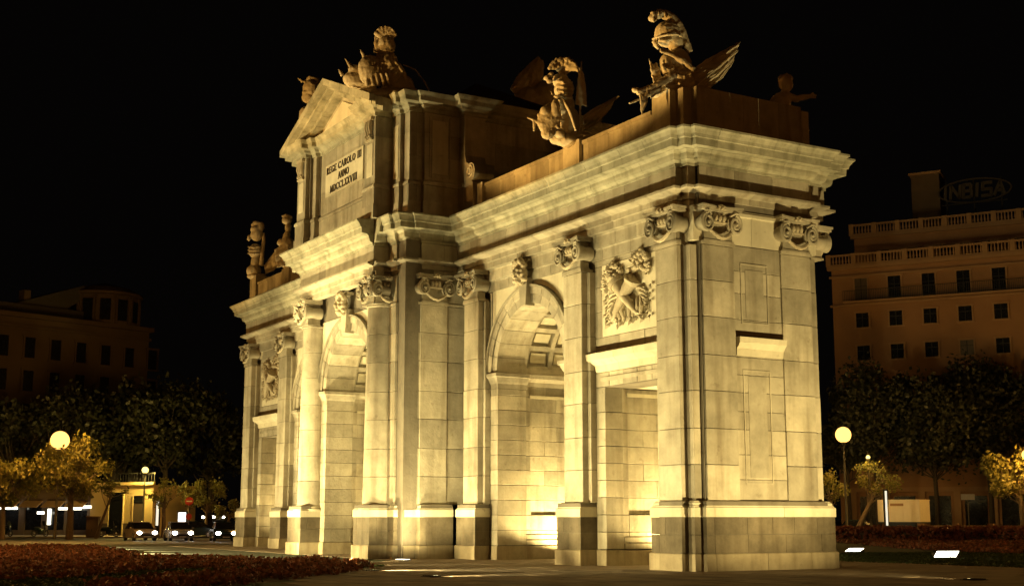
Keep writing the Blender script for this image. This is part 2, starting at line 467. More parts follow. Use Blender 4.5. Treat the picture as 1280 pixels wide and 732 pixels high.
# ---- pedestals
BASEC = [(-.3, 0.0), (.06, 0.0), (.06, .55), (.03, .58), (-.3, .58)]
DIE = lambda z0, z1: [(-.25, z0), (0, z0), (0, z1), (-.25, z1)]
MOULD = [(-.3, 1.71), (.03, 1.71), (.03, 2.0), (-.01, 2.03), (-.02, 2.06), (-.05, 2.08), (-.055, 2.15), (-.10, 2.19), (-.12, 2.22), (-.3, 2.22)]
def pedestal(path, L=1.35, core=None):
    p = link('pedestal', None, gate)
    if core:
        MB().box(core[0], core[1], core[2], core[3], 0, 2.2).build('pedestal_core', CORE, p)
    sweep_stones('base_stone', p, path, BASEC, BASEM, L * 1.3)
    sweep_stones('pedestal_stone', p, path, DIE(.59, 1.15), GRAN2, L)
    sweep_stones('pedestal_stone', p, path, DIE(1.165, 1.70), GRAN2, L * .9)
    sweep_stones('base_moulding', p, path, MOULD, LIME, L * 2)
    return p
def ped_rect(x0, x1, yf, yb): pedestal([(x0, yb), (x0, yf), (x1, yf), (x1, yb)], core=(x0 + .03, x1 - .03, yf + .03, yb))

def pilaster(x0, x1, yf, yb, back=False, strip=True):
    p = link('pilaster', None, gate)
    d = 1 if not back else -1
    ylo, yhi = (yf, yb) if not back else (yb, yf)
    pil_stack(p, x0, x1, ylo, yhi)
    if strip:
        a, b = (yf + .25, yb + .12) if not back else (yb - .12, yf - .25)
        pil_stack(p, x0 - .17, x1 + .17, a, b)
    MB().box(x0 - .03, x1 + .03, ylo - .04 * (not back), yhi + .04 * back, 10.51, 10.61).build('astragal', GRAN, p)
    MB().box(x0 + .03, x1 - .03, ylo + .04, yhi - .04, 2.2, 10.55).build('pilaster_core', CORE, p)
    return p
for f in (1, -1):
    for (a, b, pa, pb) in ((6.41, 7.64, 6.23, 7.81), (14.14, 15.36, 13.92, 15.47), (19.83, 21.04, 19.64, None)):
        x0, x1 = min(f * a, f * b), max(f * a, f * b)
        pilaster(x0, x1, -.35, .15)
        put_capital((x0 + x1) / 2, -.35, 0)
        pilaster(x0, x1, my(-.35), my(.15), back=True)
        put_capital((x0 + x1) / 2, my(-.35) + .32, PI, .62, .75)
        if pb:
            ped_rect(min(f * pa, f * pb), max(f * pa, f * pb), -.55, .15)
            q0, q1 = min(f * pa, f * pb), max(f * pa, f * pb)
            pedestal([(q1, my(.15)), (q1, my(-.55)), (q0, my(-.55)), (q0, my(.15))], core=(q0 + .03, q1 - .03, my(.15), my(-.52)))
    # stepped corner of the wing and its end face
    cp = link('corner_pier', None, gate)
    for (a, b, y0, y1) in ((20.9, 21.39, -.1, my(-.1)),):
        x0, x1 = min(f * a, f * b), max(f * a, f * b)
        pil_stack(cp, x0, x1, -.1, .6); pil_stack(cp, x0, x1, my(.6), my(-.1))
    P = [(19.64, .15), (19.64, -.55), (21.24, -.55), (21.24, -.3), (21.59, -.3), (21.59, 0), (21.8, 0)]
    P = P + [(x, my(y)) for x, y in reversed(P)]
    if f < 0: P = mirror_x(P)
    pedestal(P)
    x0, x1 = min(f * 19.7, f * 21.7), max(f * 19.7, f * 21.7)
    MB().box(min(f * 20.0, f * 21.2), max(f * 20.0, f * 21.2), -.5, my(-.5), 0, 2.2).build('pedestal_core', CORE, gate)
    MB().box(min(f * 21.0, f * 21.75), max(f * 21.0, f * 21.75), .05, my(.05), 0, 2.2).build('pedestal_core', CORE, gate)
    # end pilasters
    for (y0, y1) in ((.25, 1.57), (my(1.57), my(.25))):
        p = link('pilaster', None, gate)
        X0, X1 = min(f * 21.2, f * 21.6), max(f * 21.2, f * 21.6)
        pil_stack(p, X0, X1, y0, y1)
        MB().box(min(f * 21.2, f * 21.64), max(f * 21.2, f * 21.64), y0 - .03, y1 + .03, 10.51, 10.61).build('astragal', GRAN, p)
        put_capital(f * 21.6, (y0 + y1) / 2, f * PI / 2)
    # recessed end panel with its two framed tablets and a hood
    ep = link('end_panel', None, gate)
    X0, X1 = min(f * 21.2, f * 21.53), max(f * 21.2, f * 21.53)
    zz = [2.21, 2.9, 3.7, 4.51, 5.1, 5.72, 6.3, 6.88, 7.6, 8.13, 9.0, 9.75, 10.60]
    for a, b in zip(zz[:-1], zz[1:]): block('stone_block', ep, GRAN, X0, X1, 1.57, my(1.57), a, b)
    for (za, zb) in ((2.8, 6.42), (8.05, 9.97)):
        fx = (21.53, 21.548)
        for (ya, yb, z1, z2) in ((1.87, 1.91, za, zb), (3.0, 3.04, za, zb), (1.87, 3.04, za - .05, za), (1.87, 3.04, zb, zb + .05)):
            MB().box(min(f * fx[0], f * fx[1]), max(f * fx[0], f * fx[1]), ya, yb, z1, z2).build('tablet_frame', GRAN, ep)
        MB().box(min(f * 21.52, f * 21.537), max(f * 21.52, f * 21.537), 2.08, 2.86, za + .16, zb - .16).build('tablet', GRAN, ep)
    hd = [(1.6, .0)]
    hp = [(f * 21.5, 1.59), (f * 21.5, my(1.59))]
    if f < 0: hp = hp[::-1]
    sweep_stones('hood_stone', ep, hp, [(-.2, 6.92), (.08, 6.92), (.10, 7.15), (.16, 7.22), (.26, 7.34), (.28, 7.52), (-.2, 7.56)], LIME, 3)

# ---- columns of the centre
def column(x, y, r=.66):
    c = link('column', None, gate, (x, y, 0))
    n = len(COURSES) - 1
    MB().lathe([(r * .9, 2.1), (r * .8, 10.6)], n=24).build('column_core', CORE, c, True)
    for i, (a, b) in enumerate(zip(COURSES[:-1], COURSES[1:])):
        ra = r * (1 - .13 * (a - 2.2) / 8.4); rb = r * (1 - .13 * (b - 2.2) / 8.4)
        MB().lathe([(ra - .012, a + .006), (ra, a + .016), (rb, b - .016), (rb - .012, b - .006)], n=40).build('column_drum', GRAN, c, True)
    MB().lathe([(r * .87, 10.50), (r * .87 + .05, 10.53), (r * .87 + .05, 10.58), (r * .87, 10.62)], n=40).build('astragal', GRAN, c, True)
    MB().lathe([(r + .16, 1.98), (r + .18, 2.02), (r + .16, 2.08), (r + .06, 2.10), (r + .09, 2.14), (r + .06, 2.19), (r, 2.24)], n=40).build('column_base', LIME, c, True)
CXC, CYC = 3.70, -2.92
for f in (1, -1):
    column(f * CXC, CYC)
    ped_rect(min(f * 2.98, f * 4.58), max(f * 2.98, f * 4.58), -3.71, -2.7)
    put_capital(f * CXC, CYC - .58, 0, .55, .6)
    # side-facing scrolls of the column capital
    put_capital(f * (CXC + f * 0 + .58 * 1), CYC, PI / 2, .55, .5) if f > 0 else put_capital(f * (CXC + .58), CYC, -PI / 2, .55, .5)
    # stepped corner behind the column
    cp = link('corner_pier', None, gate)
    for (a, b, y0, y1) in ((4.1, 4.98, -2.83, -2.3), (4.6, 5.58, -2.67, -2.0), (5.2, 5.66, -2.1, .1)):
        x0, x1 = min(f * a, f * b), max(f * a, f * b)
        pil_stack(cp, x0, x1, y0, y1)
        MB().box(x0, x1, y0 - .02, y1, 10.51, 10.61).build('astragal', GRAN, cp)
    for (a, b, y0, y1) in ((4.1, 4.94, -2.8, -2.3), (4.6, 5.54, -2.63, -2.0), (5.2, 5.63, -2.1, .1)):
        MB().box(min(f * a, f * b), max(f * a, f * b), y0, y1, 10.6, 11.8).build('corner_pier_top', GRAN, cp)
    sp = link('pilaster', None, gate)
    X0, X1 = min(f * 5.2, f * 5.74), max(f * 5.2, f * 5.74)
    pil_stack(sp, X0, X1, -2.03, -.77)
    MB().box(X0, X1 + .03, -2.06, -.74, 10.51, 10.61).build('astragal', GRAN, sp)
    put_capital(f * 5.74, -1.40, f * PI / 2, .6, .3)
    P = [(4.58, -2.7), (4.58, -2.9), (5.19, -2.9), (5.19, -2.62), (5.64, -2.62), (5.64, -2.11), (6.15, -2.11), (6.15, -.58), (5.8, -.58)]
    P = [(4.60, -2.9), (5.19, -2.9), (5.19, -2.62), (5.64, -2.62), (5.64, -2.11), (6.0, -2.11), (6.0, -.58)]
    if f < 0: P = mirror_x(P)
    pedestal(P)
    MB().box(min(f * 4.4, f * 5.6), max(f * 4.4, f * 5.6), -2.6, 0, 0, 2.2).build('pedestal_core', CORE, gate)
    MB().box(min(f * 5.4, f * 5.95), max(f * 5.4, f * 5.95), -2.05, -.6, 0, 2.2).build('pedestal_core', CORE, gate)
    # wall strips beside the central arch
    st = link('arch_pier', None, gate)
    x0, x1 = min(f * 2.5, f * 4.0), max(f * 2.5, f * 4.0)
    zz = [.59 + .6 * i for i in range(12)] + [7.2]
    for a, b in zip(zz[:-1], zz[1:]): block('stone_block', st, GRAN, x0, x1, -2.75, -1.4, a, b)
    block('base_stone', st, BASEM, min(f * 2.46, f * 3.0), max(f * 2.46, f * 3.0), -2.81, -1.4, 0, .58)

# ---- arches: voussoirs, archivolt, keystone with mask, spandrels, imposts, passage, coffers
def keystone_mask(par, c, y, z0):
    k = MB(); k.prism([(c - .20, z0 - .12), (c + .20, z0 - .12), (c + .32, z0 + .95), (c - .32, z0 + .95)], y - .32, y + .1)
    k.build('keystone', GRAN, par)
    m = MB(); zc = z0 + 1.15
    m.ell((c, y - .42, zc), (.30, .28, .40)); m.ell((c, y - .70, zc - .02), (.07, .12, .12))           # face, nose
    m.ell((c, y - .66, zc - .20), (.13, .09, .05)); m.ell((c, y - .58, zc - .32), (.14, .14, .10))      # mouth, chin
    for s in (-1, 1):
        m.ell((c + s * .13, y - .66, zc + .12), (.08, .07, .045)); m.ell((c + s * .17, y - .62, zc - .08), (.09, .08, .09))
        for i in range(6):
            a = .5 + i * .42; m.ell((c + s * (.34 + .07 * math.sin(i * 2.1)) * math.sin(a), y - .45, zc + .45 * math.cos(a)), (.12, .16, .12), nu=8, nv=6)
    for i in range(5): m.ell((c + (i - 2) * .13, y - .52, zc + .42 + .08 * (i % 2)), (.09, .14, .13), nu=8, nv=6)
    m.box(c - .36, c + .36, y - .30, y + .1, zc + .48, zc + .60)
    remesh(m.build('keystone_mask', CARV, par, True), .03)
def arch_bay(c, y, x0, x1, sp_l, sp_r, ztop=10.87, zs=7.5, r=2.5, passage=None, lights=None):
    A = link('arch', None, gate)
    N = 13
    for ring, (ra, rb, pj, nm) in enumerate(((r, r + .34, .06, 'voussoir'), (r + .35, r + .62, .12, 'archivolt_stone'))):
        for i in range(N):
            a0 = PI * i / N + .004; a1 = PI * (i + 1) / N - .004
            pts = []
            for k in range(4):
                a = a0 + (a1 - a0) * k / 3; pts.append((c + rb * math.cos(a), zs + rb * math.sin(a)))
            for k in range(3, -1, -1):
                a = a0 + (a1 - a0) * k / 3; pts.append((c + ra * math.cos(a), zs + ra * math.sin(a)))
            MB().prism(pts, y - pj - (.0), (y + 1.36) if ring == 0 else y + .1).build(nm, GRAN, A)
    # outer fillet
    pts = [(c + (r + .72) * math.cos(PI * k / 32), zs + (r + .72) * math.sin(PI * k / 32)) for k in range(33)]
    pts += [(c + (r + .63) * math.cos(PI - PI * k / 32), zs + (r + .63) * math.sin(PI - PI * k / 32)) for k in range(33)]
    MB().prism(pts, y - .2, y + .1).build('archivolt_fillet', GRAN, A)
    # spandrel tablets of pale stone
    R = r + .74
    for s, xe in ((-1, sp_l), (1, sp_r)):
        pts = [(xe, ztop)]
        if abs(xe - c) > R: pts.append((xe, zs + .2)); start = 0.06
        else:
            start = math.acos(min(1, abs(xe - c) / R))
        for k in range(13):
            a = start + (PI / 2 - .09 - start) * k / 12; pts.append((c + s * R * math.cos(a), zs + R * math.sin(a)))
        top = pts[-1]; pts.append((top[0], ztop)) if top[1] < ztop else None
        pts = [(p, min(q, ztop)) for p, q in pts]
        MB().prism(pts, y - .012, y + .1).build('spandrel_panel', LIME, A)
    keystone_mask(A, c, y, zs + r)
    # imposts
    for s in (-1, 1):
        ip = [(c + s * (r + .62), y + .05), (c + s * (r + .62), y), (c + s * (r - .0), y), (c + s * r, y + 1.4)]
        if s > 0: ip = ip[::-1]; 
        ip = [ip[0], ip[1], ip[2], ip[3]]
        # walk so that outward is the open side
        if s < 0: ip = [(c - r - .62, y + .05), (c - r - .62, y), (c - r, y), (c - r, y + 1.4)]
        else: ip = [(c + r, y + 1.4), (c + r, y), (c + r + .62, y), (c + r + .62, y + .05)]
        sweep_stones('impost_stone', A, ip, [(-.3, 6.86), (.0, 6.86), (.015, 7.05), (.06, 7.12), (.14, 7.30), (.2, 7.34), (.2, 7.47), (-.3, 7.49)], GRAN, 4)
    return A
def passage(c, yA, yB, r=2.8, zs=7.5, hw=2.62, arched=True, ztop=None):
    V = link('passage', None, gate)
    for s in (-1, 1):
        xw = c + s * hw; ya, yb = yA, yB
        # frame, then the sunk panel of squared stones
        lo, hi = min(xw, xw + s * .3), max(xw, xw + s * .3)
        zz = [.59 + .6 * i for i in range(11)] + [7.0] if arched else [.59 + .6 * i for i in range(9)] + [6.27]
        for i, (a, b) in enumerate(zip(zz[:-1], zz[1:])):
            yy = ya
            block('stone_block', V, GRAN, lo, hi, ya, ya + .25, a, b)
            top = 5.95 if not arched else 6.5
            cuts = [ya + .25]; q = ya + .25 + (1.35 if i % 2 else .75)
            while q < yb - .5: cuts.append(q); q += 1.35 + random.uniform(-.15, .15)
            cuts.append(yb)
            for u, w in zip(cuts[:-1], cuts[1:]):
                sh = .13 * s if 1.3 < a < top - .3 else 0
                block('stone_block', V, GRAN, lo + sh, hi + sh, u, w, a, b, g=.006)
        # lip over the sunk panel and the weathered base mouldings
        zt = top + .02
        MB().box(min(xw - s * .05, xw), max(xw - s * .05, xw), ya + .2, yb, zt, zt + .12).build('panel_moulding', LIME, V)
        for (z0, z1, q_) in ((.59, .80, .10), (.82, 1.02, .055)):
            n_ = 3; st_ = (yb - ya) / n_
            for m_ in range(n_): block('stone_block', V, GRAN, min(xw - s * q_, xw + s * .2), max(xw - s * q_, xw + s * .2), ya + m_ * st_, ya + (m_ + 1) * st_, z0, z1)
        block('base_stone', V, BASEM, min(xw - s * .1, xw + s * .2), max(xw - s * .1, xw + s * .2), ya - .1, (ya + yb) / 2, 0, .57)
        block('base_stone', V, BASEM, min(xw - s * .1, xw + s * .2), max(xw - s * .1, xw + s * .2), (ya + yb) / 2, yb, 0, .57)
        if arched:
            MB().prism([(xw + s * .2, 7.0), (xw, 7.0), (xw - s * .03, 7.18), (xw - s * .18, 7.32), (xw - s * .2, 7.49), (xw + s * .2, 7.5)], ya, yb).build('impost_moulding', GRAN, V)
    if arched:
        # barrel vault with sunk coffers: ribs both ways, a tablet in each coffer
        N = 9; M = max(2, round((yB - yA) / 1.15)); dy = (yB - yA) / M; a0 = .10; da = (PI - 2 * a0) / N
        def arcpoly(a, b, r0, r1, n=4):
            return [(c + r1 * math.cos(a + (b - a) * k / n), zs + r1 * math.sin(a + (b - a) * k / n)) for k in range(n + 1)] + \
                   [(c + r0 * math.cos(b + (a - b) * k / n), zs + r0 * math.sin(b + (a - b) * k / n)) for k in range(n + 1)]
        ri = r - .22
        MB().prism(arcpoly(0, PI, r - .02, r + .04, 36), yA, yB).build('vault_shell', GRAN, V, True)
        for j in range(M + 1):
            y0 = yA + j * dy
            for k in range(N):
                a = a0 + da * k
                MB().prism(arcpoly(a - .0, a + da, ri, r, 4), max(yA, y0 - .10), min(yB, y0 + .10)).build('vault_rib', GRAN, V)
        for k in range(N + 1):
            a = a0 + da * k
            for j in range(M):
                MB().prism(arcpoly(a - .04, a + .04, ri + .004, r, 1), yA + j * dy + .1, yA + (j + 1) * dy - .1).build('vault_rib', GRAN, V)
        for k in range(N):
            a = a0 + da * k
            for j in range(M):
                MB().prism(arcpoly(a + .09, a + da - .09, ri + .10, r, 3), yA + j * dy + .22, yA + (j + 1) * dy - .22).build('coffer_panel', LIME, V)
        MB().prism(arcpoly(.0, a0, ri, r, 1), yA, yB).build('vault_foot', GRAN, V)
        MB().prism(arcpoly(PI - a0, PI, ri, r, 1), yA, yB).build('vault_foot', GRAN, V)
    return V
arch_bay(0, -2.75, -3.9, 3.9, -3.25, 3.25, ztop=10.75)
passage(0, -1.38, my(-2.6))
for f in (1, -1):
    c = f * 10.91
    l, r_ = (c - 2.90, c + 2.90)
    arch_bay(c, .15, c - 3.1, c + 3.1, l, r_)
    passage(c, 1.52, my(.2))
    st = link('arch_pier', None, gate)
    for s in (-1, 1):
        x0, x1 = min(c + s * 2.5, c + s * 3.12), max(c + s * 2.5, c + s * 3.12)
        zz = [.59 + .6 * i for i in range(11)] + [6.86]
        for a, b in zip(zz[:-1], zz[1:]):
            block('stone_block', st, GRAN, x0, x1, .15, 1.5, a, b)
        block('base_stone', st, BASEM, min(c + s * 2.44, c + s * 3.12), max(c + s * 2.44, c + s * 3.12), .09, 1.5, 0, .58)
        zz = [7.5, 8.2, 9.0, 9.8, 10.5, 10.86]
        for a, b in zip(zz[:-1], zz[1:]):
            block('stone_block', st, GRAN, min(c + s * 2.95, c + s * 3.12), max(c + s * 2.95, c + s * 3.12), .13, .4, a, b)

# ---- square doorways with hood, cornucopia relief
def relief(par, c, z0, z1, y, w=1.62):
    P = MB().box(c - w, c + w, y - .02, y + .2, z0, z1).build('relief_panel', LIME, par)
    zc = (z0 + z1) / 2
    def leaf(b, x, z, a, l, wd=.10):
        d = Vector((math.cos(a), 0, math.sin(a))); n = Vector((-d.z, 0, d.x)); o = Vector((x, y - .07, z))
        q = Vector((0, -1, 0))
        b.add([o, o + d * l * .5 + n * wd + q * .04, o + d * l + q * .12, o + d * l * .5 - n * wd + q * .02, o + d * l * .5 + q * .14],
              [(0, 1, 4), (1, 2, 4), (2, 3, 4), (3, 0, 4), (0, 3, 2, 1)])
    for s in (-1, 1):
        h = MB()
        pts = [(c + s * .85 * t + s * .05 * math.sin(6 * t) - s * .12, y - .12 - .12 * math.sin(PI * max(0, min(1, (t + .9) / 1.8))), zc - .15 + (t * .55 + .18 * math.sin(2.6 * t))) for t in [i / 12 * 1.75 - .95 for i in range(13)]]
        h.tube(pts, [.03 + .020 * i + (.012 if i % 2 else 0) for i in range(13)], 10)
        e = pts[-1]
        h.tube([(e[0] - s * .08, e[1], e[2] - .05), (e[0] + s * .02, e[1] - .02, e[2] + .06)], [.32, .36], 12)
        h.build('cornucopia', CARV, P, True)
        fr = MB(); rnd = random.Random(5 if s > 0 else 9)
        ex, ez = c + s * .80, zc + .60 + (.16 if s > 0 else 0)
        for i in range(52):
            a = rnd.uniform(-.3, PI + .3); rr = rnd.uniform(.05, .55); q = rnd.uniform(.05, .12)
            fr.ell((ex + rr * math.cos(a), y - .22 + rr * .25, ez + rr * 1.15 * math.sin(a) + .08), (q, q * 1.1, q), nu=8, nv=6)
        fr.build('fruit_cluster', CARV, P, True)
        lf = MB()
        for i in range(34):
            a = rnd.uniform(-.6, PI + .6)
            leaf(lf, ex + .35 * math.cos(a), ez + .42 * math.sin(a), a + rnd.uniform(-.3, .3), rnd.uniform(.22, .38))
        for i in range(9): leaf(lf, c + s * (1.25 + rnd.uniform(-.15, .12)), zc + .2 - .13 * i, -PI / 2 + s * rnd.uniform(-.5, .9), .22, .07)
        for i in range(7): leaf(lf, c + s * rnd.uniform(.2, 1.1), zc - rnd.uniform(.35, .95), rnd.uniform(-2.6, -.5), .34, .1)
        lf.build('leaf_spray', CARV, P)
        dr = MB()
        for i in range(4):
            x = c + s * (.15 + .22 * i)
            dr.tube([(x, y - .08, zc - .30 + .05 * i), (x + s * .12, y - .15, zc - .52), (x + s * .02, y - .11, zc - .78), (x + s * .16, y - .07, zc - 1.02 + .07 * i)], [.05, .08, .07, .03], 7)
        for i in range(5):
            dr.tube([(c + s * (.5 + .12 * i), y - .06, zc + .2 - .15 * i), (c + s * (.9 + .07 * i), y - .13, zc + .12 - .17 * i), (c + s * (1.2), y - .05, zc - .05 - .17 * i)], [.025, .055, .02], 6)
        dr.build('drapery_folds', CARV, P, True)
for f in (1, -1):
    c = f * 17.6
    D = link('doorway', None, gate)
    for s in (-1, 1):
        zz = [.59 + .6 * i for i in range(9)] + [6.28]
        x0, x1 = min(c + s * 1.53, c + s * 2.12), max(c + s * 1.53, c + s * 2.12)
        for a, b in zip(zz[:-1], zz[1:]): block('stone_block', D, GRAN, x0, x1, .15, .9, a, b)
        block('base_stone', D, BASEM, min(c + s * 1.47, c + s * 2.12), max(c + s * 1.47, c + s * 2.12), .09, .9, 0, .58)
    for i in range(5):
        block('lintel_stone', D, GRAN, c - 2.12 + i * .848, c - 2.12 + (i + 1) * .848, .15, 1.5, 6.29, 6.80)
    MB().box(c - 1.75, c + 1.75, .105, .2, 6.48, 6.62).build('door_architrave', GRAN, D)
    sweep_stones('hood_stone', D, [(c - 1.93, .3), (c - 1.93, .13), (c + 1.98, .13), (c + 1.98, .3)], [(-.15, 6.81), (.05, 6.81), (.08, 7.05), (.16, 7.12), (.30, 7.24), (.33, 7.42), (.33, 7.47), (-.15, 7.52)], LIME, 1.3, jitter=.3)
    for (a, b, zA, zB) in ((-2.12, -.6, 7.5, 8.06), (-.6, .9, 7.5, 8.06), (.9, 2.12, 7.5, 8.06), (-2.12, -1.66, 8.06, 9.0), (-2.12, -1.66, 9.0, 9.9), (-2.12, -1.66, 9.9, 10.66),
                           (1.66, 2.12, 8.06, 9.0), (1.66, 2.12, 9.0, 9.9), (1.66, 2.12, 9.9, 10.66), (-2.12, .2, 10.66, 10.88), (.2, 2.12, 10.66, 10.88)):
        block('stone_block', D, GRAN, c + a, c + b, .15, .4, zA, zB)
    relief(D, c, 8.07, 10.65, .15)
    passage(c, .92, my(.2), hw=1.60, arched=False)
    MB().box(c - 1.62, c + 1.62, 1.5, my(.2), 6.28, 6.4).build('soffit_slab', LIME, gate)

# ---- attic
AQ = [(0, -3.15), (2.95, -3.15), (2.95, -3.38), (3.45, -3.38), (3.45, -3.7), (4.5, -3.7), (4.5, -2.9), (5.3, -2.9), (5.3, -2.72), (5.85, -2.72), (5.85, -2.1), (6.05, -2.1), (6.05, -.45),
      (6.5, -.45), (6.5, .6), (6.1, .6), (6.1, 2.0)]
def loop_attic():
    r = AQ[1:-1]
    right = r + [(x, my(y)) for x, y in reversed(r)]
    return right + [(-x, y) for x, y in reversed(right)]
AL = loop_attic()
att = link('attic', None, gate)
AZ = [(14.25, 14.85, .10), (14.86, 15.55, .06)]
for (z0, z1, o) in AZ: sweep_stones('attic_stone', att, AL, [(-.4, z0), (o, z0), (o, z1), (-.4, z1)], GRAN, 1.5, closed=True)
sweep_stones('attic_stone', att, AL, [(-.4, 15.56), (.10, 15.56), (.10, 15.68), (.02, 15.78), (-.4, 15.79)], GRAN, 1.9, closed=True)
for z0, z1 in ((15.80, 16.85), (16.86, 17.85), (17.86, 18.75)):
    sweep_stones('attic_stone', att, AL, [(-.4, z0), (0, z0), (0, z1), (-.4, z1)], GRAN, 1.5, closed=True)
MB().prism([(x * .97, y * .97 + .08) for x, y in AL], 14.2, 19.2, 'z').build('attic_core', CORE, att)
sweep_stones('attic_cornice_stone', att, AL, [(-.4, 18.76), (.06, 18.76), (.08, 18.9), (.18, 18.98), (.22, 19.06), (.42, 19.12), (.46, 19.30), (.55, 19.40), (.60, 19.48), (-.4, 19.56)], CORN, 1.4, closed=True)
# inscribed tablet with incised frame, letters
def stroke_letters(text, height, x0, y, z, width_total, parent):
    # simple roman capitals built from thick and thin strokes with serifs
    TH, TN = .145, .06
    def seg(b, a, c, w):
        a = Vector(a); c = Vector(c); d = (c - a).normalized(); n = Vector((-d.y, d.x)) * w / 2
        q = [a + n, c + n, c - n, a - n]; b.append([(p.x, p.y) for p in q])
    def ser(b, x, yb, w=.26): b.append([(x - w / 2, yb), (x + w / 2, yb), (x + w / 2, yb + .05), (x - w / 2, yb + .05)])
    def arc(b, cx, cy, rx, ry, a0, a1, w=TH, n=8):
        for i in range(n):
            t0 = a0 + (a1 - a0) * i / n; t1 = a0 + (a1 - a0) * (i + 1) / n
            m = abs(math.cos((t0 + t1) / 2)); ww = TN + (w - TN) * m
            p0 = (cx + rx * math.cos(t0), cy + ry * math.sin(t0)); p1 = (cx + rx * math.cos(t1), cy + ry * math.sin(t1))
            seg(b, p0, p1, ww)
    def glyph(ch):
        b = []
        if ch == 'I': seg(b, (.16, 0), (.16, 1), TH); ser(b, .16, 0, .32); ser(b, .16, .95, .32); w = .34
        elif ch == 'E':
            seg(b, (.16, 0), (.16, 1), TH); 
            for yy, l in ((.04, .6), (.5, .5), (.96, .58)): seg(b, (.05, yy), (l, yy), TN)
            seg(b, (.6, .0), (.6, .2), TN); seg(b, (.58, .82), (.58, 1), TN); w = .66
        elif ch == 'L': seg(b, (.16, 0), (.16, 1), TH); ser(b, .16, .95); seg(b, (.05, .04), (.6, .04), TN); seg(b, (.6, 0), (.6, .2), TN); w = .66
        elif ch == 'R':
            seg(b, (.16, 0), (.16, 1), TH); ser(b, .16, 0); ser(b, .12, .95, .2); arc(b, .3, .74, .26, .23, -PI / 2, PI / 2); seg(b, (.16, .97), (.32, .97), TN); seg(b, (.16, .5), (.32, .5), TN); seg(b, (.34, .5), (.66, .02), TH * .9); w = .74
        elif ch == 'D':
            seg(b, (.16, 0), (.16, 1), TH); arc(b, .3, .5, .42, .46, -PI / 2, PI / 2, n=10); seg(b, (.05, .96), (.32, .96), TN); seg(b, (.05, .04), (.32, .04), TN); w = .82
        elif ch in 'CG':
            arc(b, .45, .5, .36, .46, .75, 2 * PI - .75, n=14); seg(b, (.74, .72), (.74, .95), TN)
            if ch == 'G': seg(b, (.72, .02), (.72, .42), TH * .8); ser(b, .70, .4, .28)
            w = .84
        elif ch == 'O': arc(b, .45, .5, .36, .46, 0, 2 * PI, n=18); w = .9
        elif ch == 'A': seg(b, (.08, 0), (.4, 1), TN * 1.1); seg(b, (.38, 1), (.74, 0), TH); seg(b, (.2, .36), (.58, .36), TN); ser(b, .08, 0, .22); ser(b, .74, 0, .26); w = .82
        elif ch == 'N': seg(b, (.12, 0), (.12, 1), TN * 1.2); seg(b, (.12, 1), (.68, 0), TH); seg(b, (.68, 0), (.68, 1), TN * 1.2); ser(b, .12, 0, .22); ser(b, .68, .95, .22); w = .8
        elif ch == 'M': seg(b, (.1, 0), (.17, 1), TN * 1.1); seg(b, (.17, 1), (.47, .05), TH); seg(b, (.47, .05), (.77, 1), TN); seg(b, (.77, 1), (.84, 0), TH); ser(b, .1, 0, .22); ser(b, .84, 0, .26); w = .96
        elif ch == 'X': seg(b, (.1, 1), (.66, 0), TH); seg(b, (.1, 0), (.66, 1), TN); ser(b, .12, .95, .24); ser(b, .64, .95, .22); ser(b, .12, 0, .22); ser(b, .64, 0, .24); w = .76
        elif ch == 'V': seg(b, (.1, 1), (.42, 0), TH); seg(b, (.42, 0), (.74, 1), TN); ser(b, .1, .95, .26); ser(b, .74, .95, .22); w = .82
        else: w = .4
        return b, w
    tot = sum(glyph(ch)[1] + .10 for ch in text) - .10
    k = width_total / tot; x = x0
    for ch in text:
        g, w = glyph(ch)
        if g:
            b = MB()
            for q, poly in enumerate(g): b.prism([(x + p * k, z + h_ * height) for p, h_ in poly], y - .03 - .0006 * q, y + .01)
            b.build('letter', LETTER, parent)
        x += (w + .10) * k
PL = MB().box(-2.15, 2.15, -3.22, -3.0, 16.56, 18.08).build('inscription_tablet', LIME, att)
YT = -3.22
stroke_letters('REGE CAROLO III', .33, -2.0, YT, 17.62, 4.0, PL)
stroke_letters('ANNO', .33, -.62, YT, 17.14, 1.24, PL)
stroke_letters('MDCCLXXVIII', .33, -1.55, YT, 16.67, 3.1, PL)
